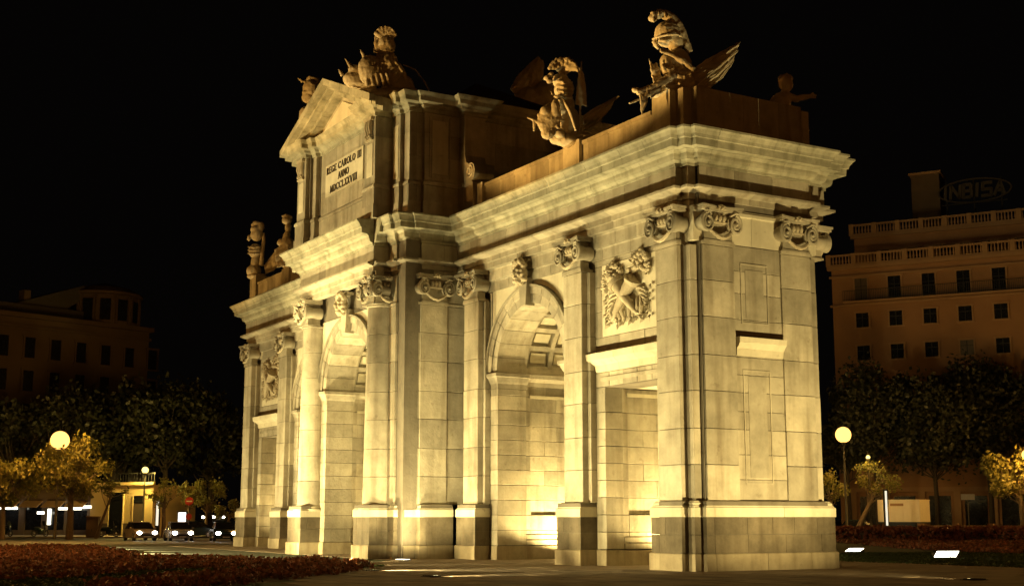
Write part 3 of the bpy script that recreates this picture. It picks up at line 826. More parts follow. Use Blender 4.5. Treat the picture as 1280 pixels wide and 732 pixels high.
# pilaster panels and triglyph consoles on the attic, front and sides
for f in (1, -1):
    MB().box(min(f * 3.68, f * 4.28), max(f * 3.68, f * 4.28), -3.725, -3.6, 16.15, 17.6).build('attic_panel', LIME, att)
    for (x, y) in ((3.98, -3.7),):
        b = MB()
        for k in (-1, 0, 1):
            b.tube([(f * (x + .2 * k), y - .10, 18.62), (f * (x + .2 * k), y - .14, 18.3), (f * (x + .2 * k), y - .08, 18.02)], [.075, .085, .06], 7)
            b.ell((f * (x + .2 * k), y - .11, 17.92), (.07, .08, .09), nu=8, nv=6)
        b.box(f * x - .33, f * x + .33, y - .12, y, 17.74, 17.82); b.box(f * x - .36, f * x + .36, y - .16, y, 18.62, 18.75)
        b.build('triglyph_console', CARV, att, True)
    MB().box(min(f * 4.66, f * 5.16), max(f * 4.66, f * 5.16), -2.925, -2.8, 15.95, 18.3).build('attic_panel', LIME, att)
    MB().box(min(f * 6.0, f * 6.075), max(f * 6.0, f * 6.075), -1.75, -1.0, 16.1, 18.45).build('attic_panel', LIME, att)
    for (a, b_, c_, d) in ((-1.88, -1.82, 15.95, 18.6), (-.93, -.87, 15.95, 18.6)):
        MB().box(min(f * 6.0, f * 6.09), max(f * 6.0, f * 6.09), a, b_, c_, d).build('panel_frame', GRAN, att)
    # scroll buttress where the attic meets the wing
    pts = [(6.45, 18.6), (6.62, 18.6)]
    pts += [(6.62, 17.6), (6.64, 16.95), (6.74, 16.62), (6.95, 16.5)]
    for k in range(13):
        a = 1.9 - k * .27; pts.append((7.12 + .36 * math.cos(a), 16.1 + .40 * math.sin(a)))
    pts += [(7.32, 15.6), (7.36, 14.9), (7.42, 14.3), (6.45, 14.3)]
    MB().prism([(f * p, q) for p, q in pts], -.47, .5).build('scroll_buttress', GRAN, att)
    v = MB(); v.tube([(p[0] if f > 0 else -p[0], p[1], p[2]) for p in spiral(7.1, 16.1, -.49, .30, 1, 1, 1.9)], [.05 - .02 * i / 30 for i in range(31)], 6)
    v.build('scroll_volute', CARV, att, True)
# pediment
ped = link('pediment', None, gate)
ZE, ZA, HW, YF = 19.42, 21.62, 5.30, -4.38
sl = (ZA - ZE) / HW
for y0, y1 in ((-3.30, 8.4),):
    MB().prism([(-4.4, 19.45), (4.4, 19.45), (0, 19.45 + 4.4 * sl)], y0, y1).build('tympanum', GRAN, ped)
    MB().prism([(-2.6, 19.62), (2.6, 19.62), (0, 19.62 + 2.6 * sl)], y0 - .06, y0 + .1).build('tympanum_panel', LIME, ped)
for f in (1, -1):
    for j, (ya, yb, lo, hi) in enumerate(((YF, YF + .28, -.02, .30), (YF + .29, -3.75, -.16, .22), (-3.74, -3.28, -.38, .20))):
        n = 7
        for k in range(n):
            t0, t1 = k / n + .0012, (k + 1) / n - .0012
            x0, x1 = HW * (1 - t0), HW * (1 - t1); zb0, zb1 = ZE + (ZA - ZE) * t0, ZE + (ZA - ZE) * t1
            MB().prism([(f * x0, zb0 + lo - .28), (f * x0, zb0 + hi - .28), (f * x1, zb1 + hi - .28), (f * x1, zb1 + lo - .28)], ya, yb).build('raking_cornice_stone', CORN, ped)
    # roof planes of the pediment running back
    MB().prism([(f * HW * .97, ZE - .1), (f * HW * .97, ZE + .0), (0, ZA - .02), (0, ZA - .15)], -3.27, 8.6).build('pediment_roof', SLATE, ped)
    # bunched laurel at the foot of the tympanum
    b = MB(); rnd = random.Random(3)
    for i in range(26):
        b.ell((f * (3.3 + rnd.uniform(-.65, .5)), -3.42 + rnd.uniform(-.1, .1), 19.75 + rnd.uniform(-.2, .35)), (.16, .14, .1), (rnd.random() * 3, 0, rnd.random() * 3), 7, 5)
    b.build('laurel_carving', CARV, ped, True)
# slated roof behind
b = MB()
b.add([(-6.6, -.4, 19.5), (6.6, -.4, 19.5), (6.6, 5.6, 19.5), (-6.6, 5.6, 19.5), (-2.0, 2.6, 22.0), (2.0, 2.6, 22.0)], [(0, 1, 5, 4), (1, 2, 5), (2, 3, 4, 5), (3, 0, 4), (0, 3, 2, 1)])
b.build('attic_roof', SLATE, gate)
MB().box(-21.3, 21.3, .0, my(.0), 13.9, 14.33).build('wing_roof', CORE, gate)
MB().box(-5.5, 5.5, -3.2, 8.4, 13.9, 14.3).build('wing_roof', CORE, gate)

# ---- parapets and end pedestals over the wings
par = link('parapet', None, gate)
for f in (1, -1):
    for yf, s in ((-.2, 1), (my(-.2), -1)):
        p = [(7.9, yf), (19.6, yf)]
        if f < 0: p = mirror_x(p)
        if s < 0: p = p[::-1]
        sweep_stones('parapet_stone', par, p, [(-.35, 14.2), (0, 14.2), (0, 15.3), (.06, 15.33), (.06, 15.45), (-.38, 15.47)], GRAN, 1.5)
        for (a, b_) in ((14.2, 15.3),):
            y0, y1 = (yf - .16, yf + .25) if s > 0 else (yf - .25, yf + .16)
            MB().box(min(f * a, f * b_), max(f * a, f * b_), y0, y1, 14.2, 15.52).build('parapet_pier', GRAN, par)
            MB().box(min(f * 7.5, f * 7.95), max(f * 7.5, f * 7.95), y0, y1, 14.2, 15.5).build('parapet_pier', GRAN, par)
    P = [(19.75, .3), (19.75, -.30), (20.75, -.30), (20.75, -.05), (21.15, -.05), (21.15, .28), (21.45, .28)]
    P = P + [(x, my3(y)) for x, y in reversed(P)]
    if f < 0: P = mirror_x(P)
    sweep_stones('end_pedestal_stone', par, P, [(-.5, 14.2), (0, 14.2), (0, 15.90), (-.5, 15.93)], GRAN, 1.6)
    MB().box(min(f * 19.8, f * 20.7), max(f * 19.8, f * 20.7), -.25, my(-.25), 14.2, 15.9).build('end_pedestal_core', GRAN, par)
    MB().box(min(f * 20.6, f * 21.4), max(f * 20.6, f * 21.4), .3, my(.3), 14.2, 15.88).build('end_pedestal_core', GRAN, par)
# ---- floodlights of the gate: a low housing on the ground with a bright lens, and its beam
def floodlight(x, y, yaw, elev, power, colr, label, spot=70, blend=.6, z0=.0, group='ground floodlights round the gate', size=.25, flush=False, narrow=1.0, pit=False, flat=1.0):
    t = thing('ground_floodlight', label, 'floodlight', (x, y, z0), yaw, group)
    if pit:                                                   # sunk in the ground behind a dark louvre
        MB().box(-.30, .30, -.22, .22, .0, .05).build('housing', IRON, t)
        for k in range(5): MB().box(-.25, .25, -.18 + k * .08, -.165 + k * .08, .05, .075).build('louvre_blade', IRON, t)
    elif flush:
        MB().box(-.30, .30, -.20, .20, .0, .06).build('housing', IRON, t)
        MB().box(-.25, .25, -.15, .15, .03, .065).build('lens', LENSW, t)
    else:                                                    # projector on a bracket, tipped back towards the stone
        T = Matrix.Translation((0, 0, .30)) @ Matrix.Rotation(elev, 4, 'X')
        MB().box(-.26, .26, -.16, .10, -.19, .19).xf(T).build('housing', IRON, t)
        MB().box(-.22, .22, .09, .105, -.15, .15).xf(T).build('lens', LENSW, t)
        b = MB(); b.box(-.30, -.27, -.04, .04, 0, .34); b.box(.27, .30, -.04, .04, 0, .34); b.box(-.30, .30, -.05, .05, 0, .03); b.build('bracket', IRON, t)
    l = bpy.data.lights.new('beam', 'SPOT'); l.energy = power; l.color = colr; l.spot_size = math.radians(spot); l.spot_blend = blend
    l.shadow_soft_size = size
    d = Vector((0, math.cos(elev), math.sin(elev)))     # local: aims along +Y, raised by elev
    low = flush or pit
    o = link('beam', l, t, (0, 0 if low else .26 * math.cos(elev), .12 if low else .30 + .26 * math.sin(elev))); o.scale = (narrow, flat, 1); o.rotation_euler = d.to_track_quat('-Z', 'Y').to_euler()
    return t
R = math.radians
MH = (1.0, .78, .33); MHW = (1.0, .735, .28); MHF = (1.0, .53, .12)
ROW = [(-1.2, -9.0, 2200, .5, 0, 'closest to the near corner'), (-6.2, -8.6, 5900, .72, -22, 'second from the near corner'), (-10.8, -8.6, 5900, .72, -22, 'before the near side arch'),
       (-15.4, -8.4, 5000, .66, -22, 'before the pilaster beside the central block'),
       (-23.2, -10.4, 12500, 1, -14, 'before the central arch'), (-30.4, -10.6, 11500, 1, -16, 'before the left column of the central arch'),
       (-34.6, -8.6, 3300, .9, -18, 'before the far side arch'), (-39.6, -8.6, 3600, .9, -18, 'between far side arch and far doorway'), (-45.0, -8.6, 3900, .9, -18, 'before the far doorway')]
for x, y, p, nr, yw, nm in ROW:
    floodlight(x, y, R(yw), R(27), p * 1.15, MH, 'sunken louvred ground floodlight, ' + nm, spot=88, blend=.35, size=.10, narrow=nr, pit=True)
floodlight(-29, -30, R(-14), R(30), 44000, MH, 'sunken ground floodlight far out on the lawn, aimed at the inscribed attic', spot=26, blend=.4, size=.12, pit=True)
floodlight(-16, -30, R(-25), R(31.2), 100000, MHF, 'added unseen floodlight sunk far out on the lawn, warming the near skyline sculptures', spot=42, blend=.3, size=.12, pit=True, flat=.32)  # unseen light added for the near trophies, beam flattened to spare the facade
floodlight(-20, -31, R(0), R(38.5), 44000, MHF, 'added unseen floodlight sunk far out on the lawn, warming the attic sculptures', spot=34, blend=.3, size=.12, pit=True, flat=.26)  # unseen, added to lift the trophies beside the pediment
floodlight(-11.3, -6.6, R(50), R(30), 5200, MH, 'added unseen floodlight sunk in the ground, brightening the flank of the central block', spot=64, blend=.5, size=.12, pit=True)  # unseen extra light added because the flush flank lamp alone is too weak
floodlight(-44, -28, R(-2), R(31), 22000, MHF, 'added unseen floodlight sunk far out on the lawn, warming the far skyline sculptures', spot=36, blend=.5, size=.12, pit=True, flat=.26)  # added out of sight to warm the trophies on the far wing
floodlight(8.0, 2.7, R(90), R(45), 8600, MHW, 'sunken ground floodlight on the paving facing the narrow end of the gate', spot=104, blend=.6, size=.10, pit=True)
floodlight(-15.1, -3.2, R(20), R(80), 2200, MH, 'flush ground floodlight at the foot of the central block flank', spot=150, blend=1, flush=True)
for c, wx, yy, p, nm in ((-10.89, -1.35, 3.3, 4000, 'inside the near side arch'), (-32.71, -1.4, 3.2, 4200, 'inside the far side arch'), (-21.8, -1.3, 2.4, 3000, 'inside the central arch'),
                  (-4.2, -.45, 3.4, 3400, 'inside the near square doorway'), (-39.4, -.4, 3.2, 2400, 'inside the far square doorway')):
    floodlight(c + wx, yy, 0, R(88), p, MHW, 'small flush floodlight set in the floor ' + nm, spot=160, blend=.3, group='small floodlights inside the passages', size=.15, flush=True)
def big_projector(px, py, w, h, label):
    p = ground_at(px, py); t = thing('ground_floodlight', label, 'floodlight', (p.x, p.y, .0), VIEW_ROT + R(12), 'big projectors on the grass')
    T = Matrix.Translation((0, 0, .18)) @ Matrix.Rotation(R(-48), 4, 'X')
    sk = Matrix.Shear('XY', 4, (.0, .0)); b = MB(); b.box(-w / 2 - .05, w / 2 + .05, -.02, .16, -h / 2 - .04, h / 2 + .04); b.xf(T).build('housing', IRON, t)
    b = MB(); b.add([(-w / 2 - .18, -.03, -h / 2), (w / 2 - .18, -.03, -h / 2), (w / 2 + .12, -.03, h / 2), (-w / 2 + .12, -.03, h / 2)], [(0, 1, 2, 3)]); b.xf(T).build('lens', LENSW, t)
    MB().box(-w / 2, w / 2, .0, .3, 0, .04).build('bracket', IRON, t)
big_projector(1184, 698, 1.0, .34, 'bright slanted ground projector lens on the grass right of the gate')
big_projector(1069, 692, .75, .2, 'bright thin ground projector lens touching the right foot of the gate')

# ---- street lamps (each lights its surroundings)
def street_lamp(x, y, H, label, power, colr, glow=None, r=.30, group='sodium street lamps'):
    t = thing('street_lamp', label, 'street lamp', (x, y, 0), 0, group)
    b = MB(); b.lathe([(.16, 0), (.16, .5), (.10, .6), (.085, H * .6), (.06, H - .5), (.06, H - r)], n=12); b.build('pole', POLE, t, True)
    MB().lathe([(.06, H - r - .25), (.16, H - r - .1), (.18, H - r + .04)], n=12).build('collar', POLE, t, True)
    g = MB(); g.ell((0, 0, H), (r, r, r), nu=20, nv=14); g.build('globe', glow or SOD, t, True)
    MB().lathe([(.12, H + r * .93), (.08, H + .1 + r), (.02, H + .2 + r)], n=10).build('finial', POLE, t, True)
    l = bpy.data.lights.new('lamp_light', 'POINT'); l.energy = power; l.color = colr; l.shadow_soft_size = r + .08
    link('lamp_light', l, t, (0, 0, H))
    return t
SODC = (1.0, .42, .07)
pL = at(69.5, 106.6); street_lamp(pL.x, pL.y, zrow(550, 106.6), 'tall globe street lamp shining over the plane tree at far left', 42000, (1.0, .50, .09), SOD, .74)
pR = at(1058.3, 102); street_lamp(pR.x, pR.y, zrow(543, 102), 'tall globe street lamp shining beside the right end of the gate', 7000, (1.0, .50, .09), SOD, .60)
pY = at(178.8, 124); street_lamp(pY.x, pY.y, zrow(587, 124), 'small yellow street lamp at the corner of the low yellow building', 7500, (1.0, .70, .16), SODY, .30)
pX = at(1289, 100.5); street_lamp(pX.x, pX.y, zrow(568, 100.5), 'street lamp behind the lit plane leaves at the right margin', 7000, (1.0, .50, .09), SOD, .4)
pZ = at(1088.4, 106.5); street_lamp(pZ.x, pZ.y, zrow(571, 106.5), 'small street lamp among lit leaves, second from the right end of the gate', 900, (1.0, .66, .2), SODY, .16)
for (x, y, p, nm) in ((58, -18, 12500, 'added unseen street lamp for orange fill, behind the visitor on the right'), (22, -52, 6500, 'added unseen street lamp for orange fill, behind the visitor on the left'), (50, 34, 6000, 'added unseen street lamp for orange fill, across the lawn to the right')):
    street_lamp(x, y, 11, nm, p, (1.0, .34, .04), SOD, .35)  # unseen lamps added as orange fill, built in street lamp form
for px, D, p, nm in ((-300, 50, 16000, 'added unseen street lamp left of the view, brightening the flower bed'), (1540, 55, 5500, 'added unseen street lamp right of the view, brightening the hedges'), (-70, 92, 5500, 'added unseen street lamp just left of the view, brightening the cars'), (330, 112, 5000, 'added unseen street lamp behind the left end of the gate')):
    q = at(px, D); street_lamp(q.x, q.y, 9.5, nm, p, (1.0, .42, .07), SOD, .35)  # further lamps added out of sight to brighten beds, hedges and cars

# ================================================================== GROUND
struct(MB().box(-420, 420, -420, 420, -.6, -.10).build('ground', ASPH))
def poly_sheet(name, pts, z, mat, thick=.0):
    b = MB(); n = len(pts)
    b.add([(p[0], p[1], z) for p in pts] + [(p[0], p[1], z - .3) for p in pts], [tuple(range(n)), tuple(range(2 * n - 1, n - 1, -1))] + [(i, (i + 1) % n, (i + 1) % n + n, i + n) for i in range(n)])
    return struct(b.build(name, mat))
LAWN = [at(-420, 60), at(-150, 78), at(100, 84), at(320, 88), at(600, 98), at(900, 106), at(1250, 108), at(1650, 90), at(2600, 30), at(1280, 12), at(0, 12), at(-1200, 30)]
poly_sheet('kerb', [((p.x - at(600, 60).x) * 1.006 + at(600, 60).x, (p.y - at(600, 60).y) * 1.006 + at(600, 60).y) for p in LAWN], .015, CONC)
poly_sheet('turf', LAWN, .02, GRASSB)
# far pavement on the other side of the roundabout
poly_sheet('far_pavement', [at(-300, 116), at(260, 119), at(300, 300), at(-500, 300)], .03, CONC)
poly_sheet('far_pavement', [at(820, 112), at(1700, 104), at(1900, 300), at(800, 300)], .03, CONC)
poly_sheet('near_pavement', [at(-1200, 8), at(2600, 8), at(2000, -60), at(-1000, -60)], .03, CONC)
# paved apron round the gate
AP = [(-46.5, -3.4), (1.6, -3.4), (4.5, -3.4), (4.5, 9.0), (-46.5, 9.0)]
poly_sheet('paved_apron', AP, .026, SOIL)
def proj(p):
    d = Vector(p) - CAM; z = d.dot(fw); return CX + F_PX * d.dot(RT) / z, CY - F_PX * d.dot(RT.cross(fw)) / z, z
slab_bed = poly_sheet('paved_path', [ground_at(480, 702).xy, ground_at(1046, 701).xy, ground_at(1420, 711).xy, ground_at(1500, 800).xy, ground_at(200, 800).xy, ground_at(380, 722).xy, ground_at(480, 712).xy], .028, SOIL)
def inpoly(x, y, P):
    c = False; n = len(P)
    for i in range(n):
        a, b_ = P[i], P[(i + 1) % n]
        if (a[1] > y) != (b_[1] > y) and x < (b_[0] - a[0]) * (y - a[1]) / (b_[1] - a[1]) + a[0]: c = not c
    return c
PATHP = [tuple(ground_at(*q).xy) for q in ((480, 702), (1046, 701), (1420, 711), (1500, 800), (200, 800), (380, 722), (480, 712))]
slab_me = {}
rnd = random.Random(11); cnt = 0
cells = []
for i in range(-50, 40):
    for j in range(-60, 40):
        x = i * 1.2 + (.6 if j % 2 else 0); y = j * .8
        if not (inpoly(x, y, PATHP) or (AP[0][0] < x < 4.5 and -3.4 < y < 9)): continue
        if -43.6 < x < .0 and -.4 < y < 5.6: 
            if not any(abs(x + 21.8 - c) < h for c, h in ((10.91, 3), (-10.91, 3), (17.6, 2), (-17.6, 2), (0, 3))): continue
        px, py, z = proj((x, y, 0))
        if z < 5 or not (-20 < px < 1300 and py < 745): continue
        cells.append((z, x, y))
cells.sort()
for z, x, y in cells[:290]:
    k = rnd.randrange(4)
    if k not in slab_me:
        b = MB(); b.box(-.592, .592, -.392, .392, -.05, .0)
        me = b.mesh('paving_slab', SLAB); slab_me[k] = me
    o = link('paving_slab', slab_me[k], slab_bed, (x, y, .036 + rnd.uniform(-.003, .004)), (rnd.uniform(-.003, .003), rnd.uniform(-.003, .003), 0))
b = MB()
for z, x, y in cells[290:]:
    h = .034 + rnd.uniform(-.003, .003); b.box(x - .592, x + .592, y - .392, y + .392, 0, h)
if b.v: o = b.build('paving_slab', SLAB, slab_bed); o['kind'] = 'stuff'
# road surface with lane marks beyond the lawn
road = poly_sheet('road', [at(-400, 80), at(300, 89), at(620, 100), at(620, 125), at(300, 118), at(-400, 112)], -.085, ASPH)
for i in range(6):
    a = at(20 + i * 48, 99 + i * .3); c = at(42 + i * 48, 99 + i * .3 + .1); d = Vector((0.1, -.1, 0))
    MB().prism([(a.x, a.y), (c.x, c.y), (c.x + .12, c.y + .1), (a.x + .12, a.y + .1)], -.084, -.078, 'z').build('lane_marking', WHITEP, road)

# ---- planting
PITS = [(x, y) for x, y, *_ in ROW]
def gz(px, py, z):
    d = fw + RT * ((px - CX) / F_PX) + (RT.cross(fw)) * ((CY - py) / F_PX)
    return CAM + d * ((z - CAMH) / d.z)
def planting(name, label, cat, polys, h, mat, step, leaf, soil=True, per=5, group=None, kind='stuff'):
    b = MB(); rnd = random.Random(name + label)
    for P in polys:
        xs = [p[0] for p in P]; ys = [p[1] for p in P]
        A = (max(xs) - min(xs)) * (max(ys) - min(ys)); n = int(A / (step * step))
        for _ in range(n):
            x = rnd.uniform(min(xs), max(xs)); y = rnd.uniform(min(ys), max(ys))
            if not inpoly(x, y, P): continue
            px, py, z = proj((x, y, 0))
            if any((x - q[0]) ** 2 + (y - q[1]) ** 2 < 1.0 for q in PITS): continue
            if z < 10 or px < -40 or px > 1320 or py > 760: continue
            dn = noise.noise((x * .55, y * .55, 3)) + .5 * noise.noise((x * 1.7, y * 1.7, 5))
            if kind == 'stuff' and h > .1 and dn < -.22: continue
            hh = h * (1 + .5 * dn) * (1 + .35 * noise.noise((x * .7, y * .7, 1))) * rnd.uniform(.7, 1.1)
            for _k in range(per):
                a = rnd.uniform(0, 2 * PI); r = rnd.uniform(0, step * .6); q = leaf * rnd.uniform(.6, 1.3)
                c = Vector((x + r * math.cos(a), y + r * math.sin(a), hh * rnd.uniform(.25, 1)))
                u = Vector((rnd.uniform(-1, 1), rnd.uniform(-1, 1), rnd.uniform(-.5, .9))).normalized() * q; v = u.cross(Vector((rnd.uniform(-1, 1), rnd.uniform(-1, 1), rnd.uniform(-1, 1)))).normalized() * q * .6
                b.add([c - u, c + v, c + u, c - v], [(0, 1, 2, 3)])
    o = b.build(name, mat, fix=False); o['label'] = label; o['category'] = cat; o['kind'] = 'stuff'
    return o
def bedpoly(pxs, z=.22): return [tuple(gz(x, y, z).xy) for x, y in pxs]
B1 = bedpoly([(-80, 684), (118, 679), (135, 684), (190, 693), (290, 697), (200, 706), (90, 714), (-80, 720)])
B2 = bedpoly([(190, 694), (380, 695), (462, 701), (468, 705), (420, 710), (300, 721), (215, 729), (110, 737), (105, 728), (190, 715), (330, 708), (392, 704), (330, 701), (200, 705)])
B3 = bedpoly([(1046, 672), (1300, 670), (1300, 688), (1200, 685), (1120, 680), (1046, 674)])
B4 = bedpoly([(1046, 668), (1300, 668), (1300, 672), (1046, 672)])
for k, B in enumerate((B1, B2, B3)): poly_sheet('flower_bed_soil', B, .03 + .002 * k, SOIL)
planting('bedding_plants', 'red bedding plants in the broad flower bed at lower left', 'flower bed', [B1], .26, REDLF, .20, .085)
planting('bedding_plants', 'red bedding plants in the looping flower bed before the far arches', 'flower bed', [B2], .26, REDLF, .17, .075)
planting('bedding_plants', 'red bedding plants on the grass right of the gate', 'flower bed', [B3], .26, REDLF, .24, .095)
hb = MB(); rnd = random.Random(4)
HL = [at(1035, 93), at(1120, 91.5), at(1200, 90), at(1330, 87)]
for i in range(3):
    a, c = HL[i], HL[i + 1]; n = 1500
    for _ in range(n):
        t = rnd.random(); w = rnd.uniform(-1.2, 1.2); p = a.lerp(c, t) + (-FW0) * w
        z = 1.12 * math.sqrt(rnd.random()) * (1 - .15 * abs(w)) + .04 * noise.noise((p.x, p.y, 0))
        q = rnd.uniform(.09, .18); u = Vector((rnd.uniform(-1, 1), rnd.uniform(-1, 1), rnd.uniform(-1, 1))).normalized() * q; v = u.cross(Vector((rnd.uniform(-1, 1), rnd.uniform(-1, 1), rnd.uniform(-1, 1)))).normalized() * q
        cc = Vector((p.x, p.y, z)); hb.add([cc - u, cc + v, cc + u, cc - v], [(0, 1, 2, 3)])
hedge = thing('hedge', 'long low red-leaved hedge across the lawn right of the gate', 'hedge', tuple(HL[1]))
ho = hb.build('foliage', REDHG, None, fix=False); ho.parent = hedge; ho.matrix_parent_inverse = Matrix.Translation(-Vector(HL[1]))
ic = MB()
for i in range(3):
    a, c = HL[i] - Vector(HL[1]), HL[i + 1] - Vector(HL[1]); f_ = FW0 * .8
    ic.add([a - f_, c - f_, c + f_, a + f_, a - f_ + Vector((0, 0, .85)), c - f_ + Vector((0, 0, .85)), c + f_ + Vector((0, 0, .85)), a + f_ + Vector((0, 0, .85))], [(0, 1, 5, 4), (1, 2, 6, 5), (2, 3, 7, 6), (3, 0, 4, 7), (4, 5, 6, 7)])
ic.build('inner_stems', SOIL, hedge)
# short grass tufts on the lawn near the beds
gpoly = [tuple(ground_at(*q).xy) for q in ((-60, 720), (330, 690), (1300, 690), (1300, 711), (1046, 702), (1046, 691), (480, 704), (380, 723), (200, 745), (-60, 745))]
g1 = [tuple(ground_at(*q).xy) for q in ((-60, 714), (90, 716), (200, 710), (400, 703), (480, 708), (300, 727), (200, 745), (-60, 745))]
g2 = [tuple(ground_at(*q).xy) for q in ((1049, 692), (1300, 689), (1300, 711), (1049, 702))]
planting('grass_tufts', 'short dark grass between the flower beds and beside the path', 'grass', [g1, g2], .07, GRASSL, .13, .05, per=3)

# ---- trees
def tree(name, label, loc, H, crown, rad, nleaf, leaf, mat, trunk_r=.22, lean=(0, 0), clumps=16, group=None, seed=1, cat='tree'):
    rnd = random.Random(seed)
    t = thing(name, label, cat, (loc.x, loc.y, 0), 0, group)
    tb = MB(); cz = crown; top = Vector((lean[0], lean[1], cz))
    tb.tube([(0, 0, -.05), (lean[0] * .3 + .05, lean[1] * .3, cz * .33), (lean[0] * .7, lean[1] * .7 - .04, cz * .66), (top.x, top.y, cz)], [trunk_r * 1.25, trunk_r, trunk_r * .85, trunk_r * .6], 9)
    cl = []
    for i in range(clumps):
        while True:
            p = Vector((rnd.uniform(-1, 1), rnd.uniform(-1, 1), rnd.uniform(-1, 1)))
            if p.length < 1: break
        p = p.normalized() * (p.length ** .5) * .85
        c = top + Vector((p.x * rad[0], p.y * rad[0], (H - cz) * .30 + p.z * rad[1]))
        cl.append((c, rnd.uniform(.22, .42) * rad[0]))
        st = top * rnd.uniform(.62, .97); m = st.lerp(c, .5) + Vector((rnd.uniform(-.2, .2), rnd.uniform(-.2, .2), -.12 * rad[1]))
        tb.tube([st, m, c], [trunk_r * .34, trunk_r * .2, trunk_r * .06], 6)
    tb.build('trunk', BARKD if mat is LEAFD else BARK, t, True)
    lb = MB(); per = nleaf // clumps
    for c, r in cl:
        for _ in range(per):
            d = Vector((rnd.gauss(0, 1), rnd.gauss(0, 1), rnd.gauss(0, .8)))
            d = d.normalized() * r * (rnd.random() ** .45) * rnd.uniform(.8, 1.25)
            q = leaf * rnd.uniform(.6, 1.3); u = Vector((rnd.uniform(-1, 1), rnd.uniform(-1, 1), rnd.uniform(-1, 1))).normalized() * q
            v = u.cross(Vector((rnd.uniform(-1, 1), rnd.uniform(-1, 1), rnd.uniform(-1, 1)))).normalized() * q * .7; cc = c + d
            lb.add([cc - u, cc + v * .9 + u * .1, cc + u, cc - v * .9 + u * .1], [(0, 1, 2, 3)])
    lb.build('crown', mat, t, fix=False)
    return t
tree('plane_tree', 'golden lit plane tree right under the tall left street lamp', at(88, 108.4), 8.8, 4.4, (2.9, 2.3), 4600, .17, LEAFY, .26, clumps=30, seed=3)
tree('plane_tree', 'lit plane tree cut by the left edge of the photo', at(4, 108), 6.9, 3.6, (2.4, 1.8), 3000, .18, LEAFY, .2, clumps=16, seed=5)
tree('plane_tree', 'thin leaning tree before the low yellow building', at(121, 113), 5.6, 3.6, (1.5, .9), 380, .12, LEAFY, .12, lean=(1.0, .9), clumps=9, seed=8)
tree('plane_tree', 'nearly bare lit tree just right of the yellow building', at(205, 118), 5.6, 3.5, (1.7, 1.5), 420, .13, LEAFY, .17, clumps=11, seed=9)
tree('plane_tree', 'small lit tree behind the white lit sign column', at(236, 124), 5.0, 3.2, (1.2, 1.3), 420, .12, LEAFY, .12, clumps=9, seed=10)
tree('plane_tree', 'rounded half lit tree left of the gate over the car headlights', at(258, 126), 5.8, 3.0, (2.1, 1.5), 1500, .14, LEAFY, .14, clumps=14, seed=12)
tree('plane_tree', 'low lit tree touching the left foot of the gate', at(286, 122), 3.6, 2.0, (1.5, .8), 700, .12, LEAFY, .12, clumps=9, seed=13)
tree('plane_tree', 'lit tree hugging the right edge of the gate under the lamp', at(1040, 105), 5.2, 3.6, (1.9, 1.0), 900, .13, LEAFY, .15, clumps=12, seed=14)
tree('plane_tree', 'slanted pale trunked tree just right of the tall right lamp', at(1066, 106), 6.2, 3.9, (1.9, 1.5), 1100, .12, LEAFY, .2, lean=(1.0, 1.6), clumps=13, seed=15)
tree('plane_tree', 'lit plane tree at the right margin of the photo', at(1278, 103), 7.4, 4.0, (3.0, 1.9), 3000, .17, LEAFY, .22, clumps=18, seed=16)
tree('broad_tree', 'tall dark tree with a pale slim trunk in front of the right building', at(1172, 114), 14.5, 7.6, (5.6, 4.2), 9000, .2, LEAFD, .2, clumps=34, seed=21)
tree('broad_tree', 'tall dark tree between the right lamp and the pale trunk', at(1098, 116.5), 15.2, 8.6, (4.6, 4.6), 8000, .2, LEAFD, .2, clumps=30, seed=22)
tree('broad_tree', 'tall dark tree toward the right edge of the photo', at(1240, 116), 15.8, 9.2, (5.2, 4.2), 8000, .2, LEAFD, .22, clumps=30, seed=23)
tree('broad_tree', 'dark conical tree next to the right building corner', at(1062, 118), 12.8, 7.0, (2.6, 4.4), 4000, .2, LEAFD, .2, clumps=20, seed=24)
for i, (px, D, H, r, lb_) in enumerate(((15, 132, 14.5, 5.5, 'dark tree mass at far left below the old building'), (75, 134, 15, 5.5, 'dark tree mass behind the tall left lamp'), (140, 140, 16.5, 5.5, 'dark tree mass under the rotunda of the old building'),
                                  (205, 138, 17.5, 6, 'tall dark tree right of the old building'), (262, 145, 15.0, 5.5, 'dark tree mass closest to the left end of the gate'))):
    tree('broad_tree', lb_, at(px, D), H, H * .52, (r, H * .28), 4200, .28, LEAFD, .3, clumps=26, seed=40 + i)

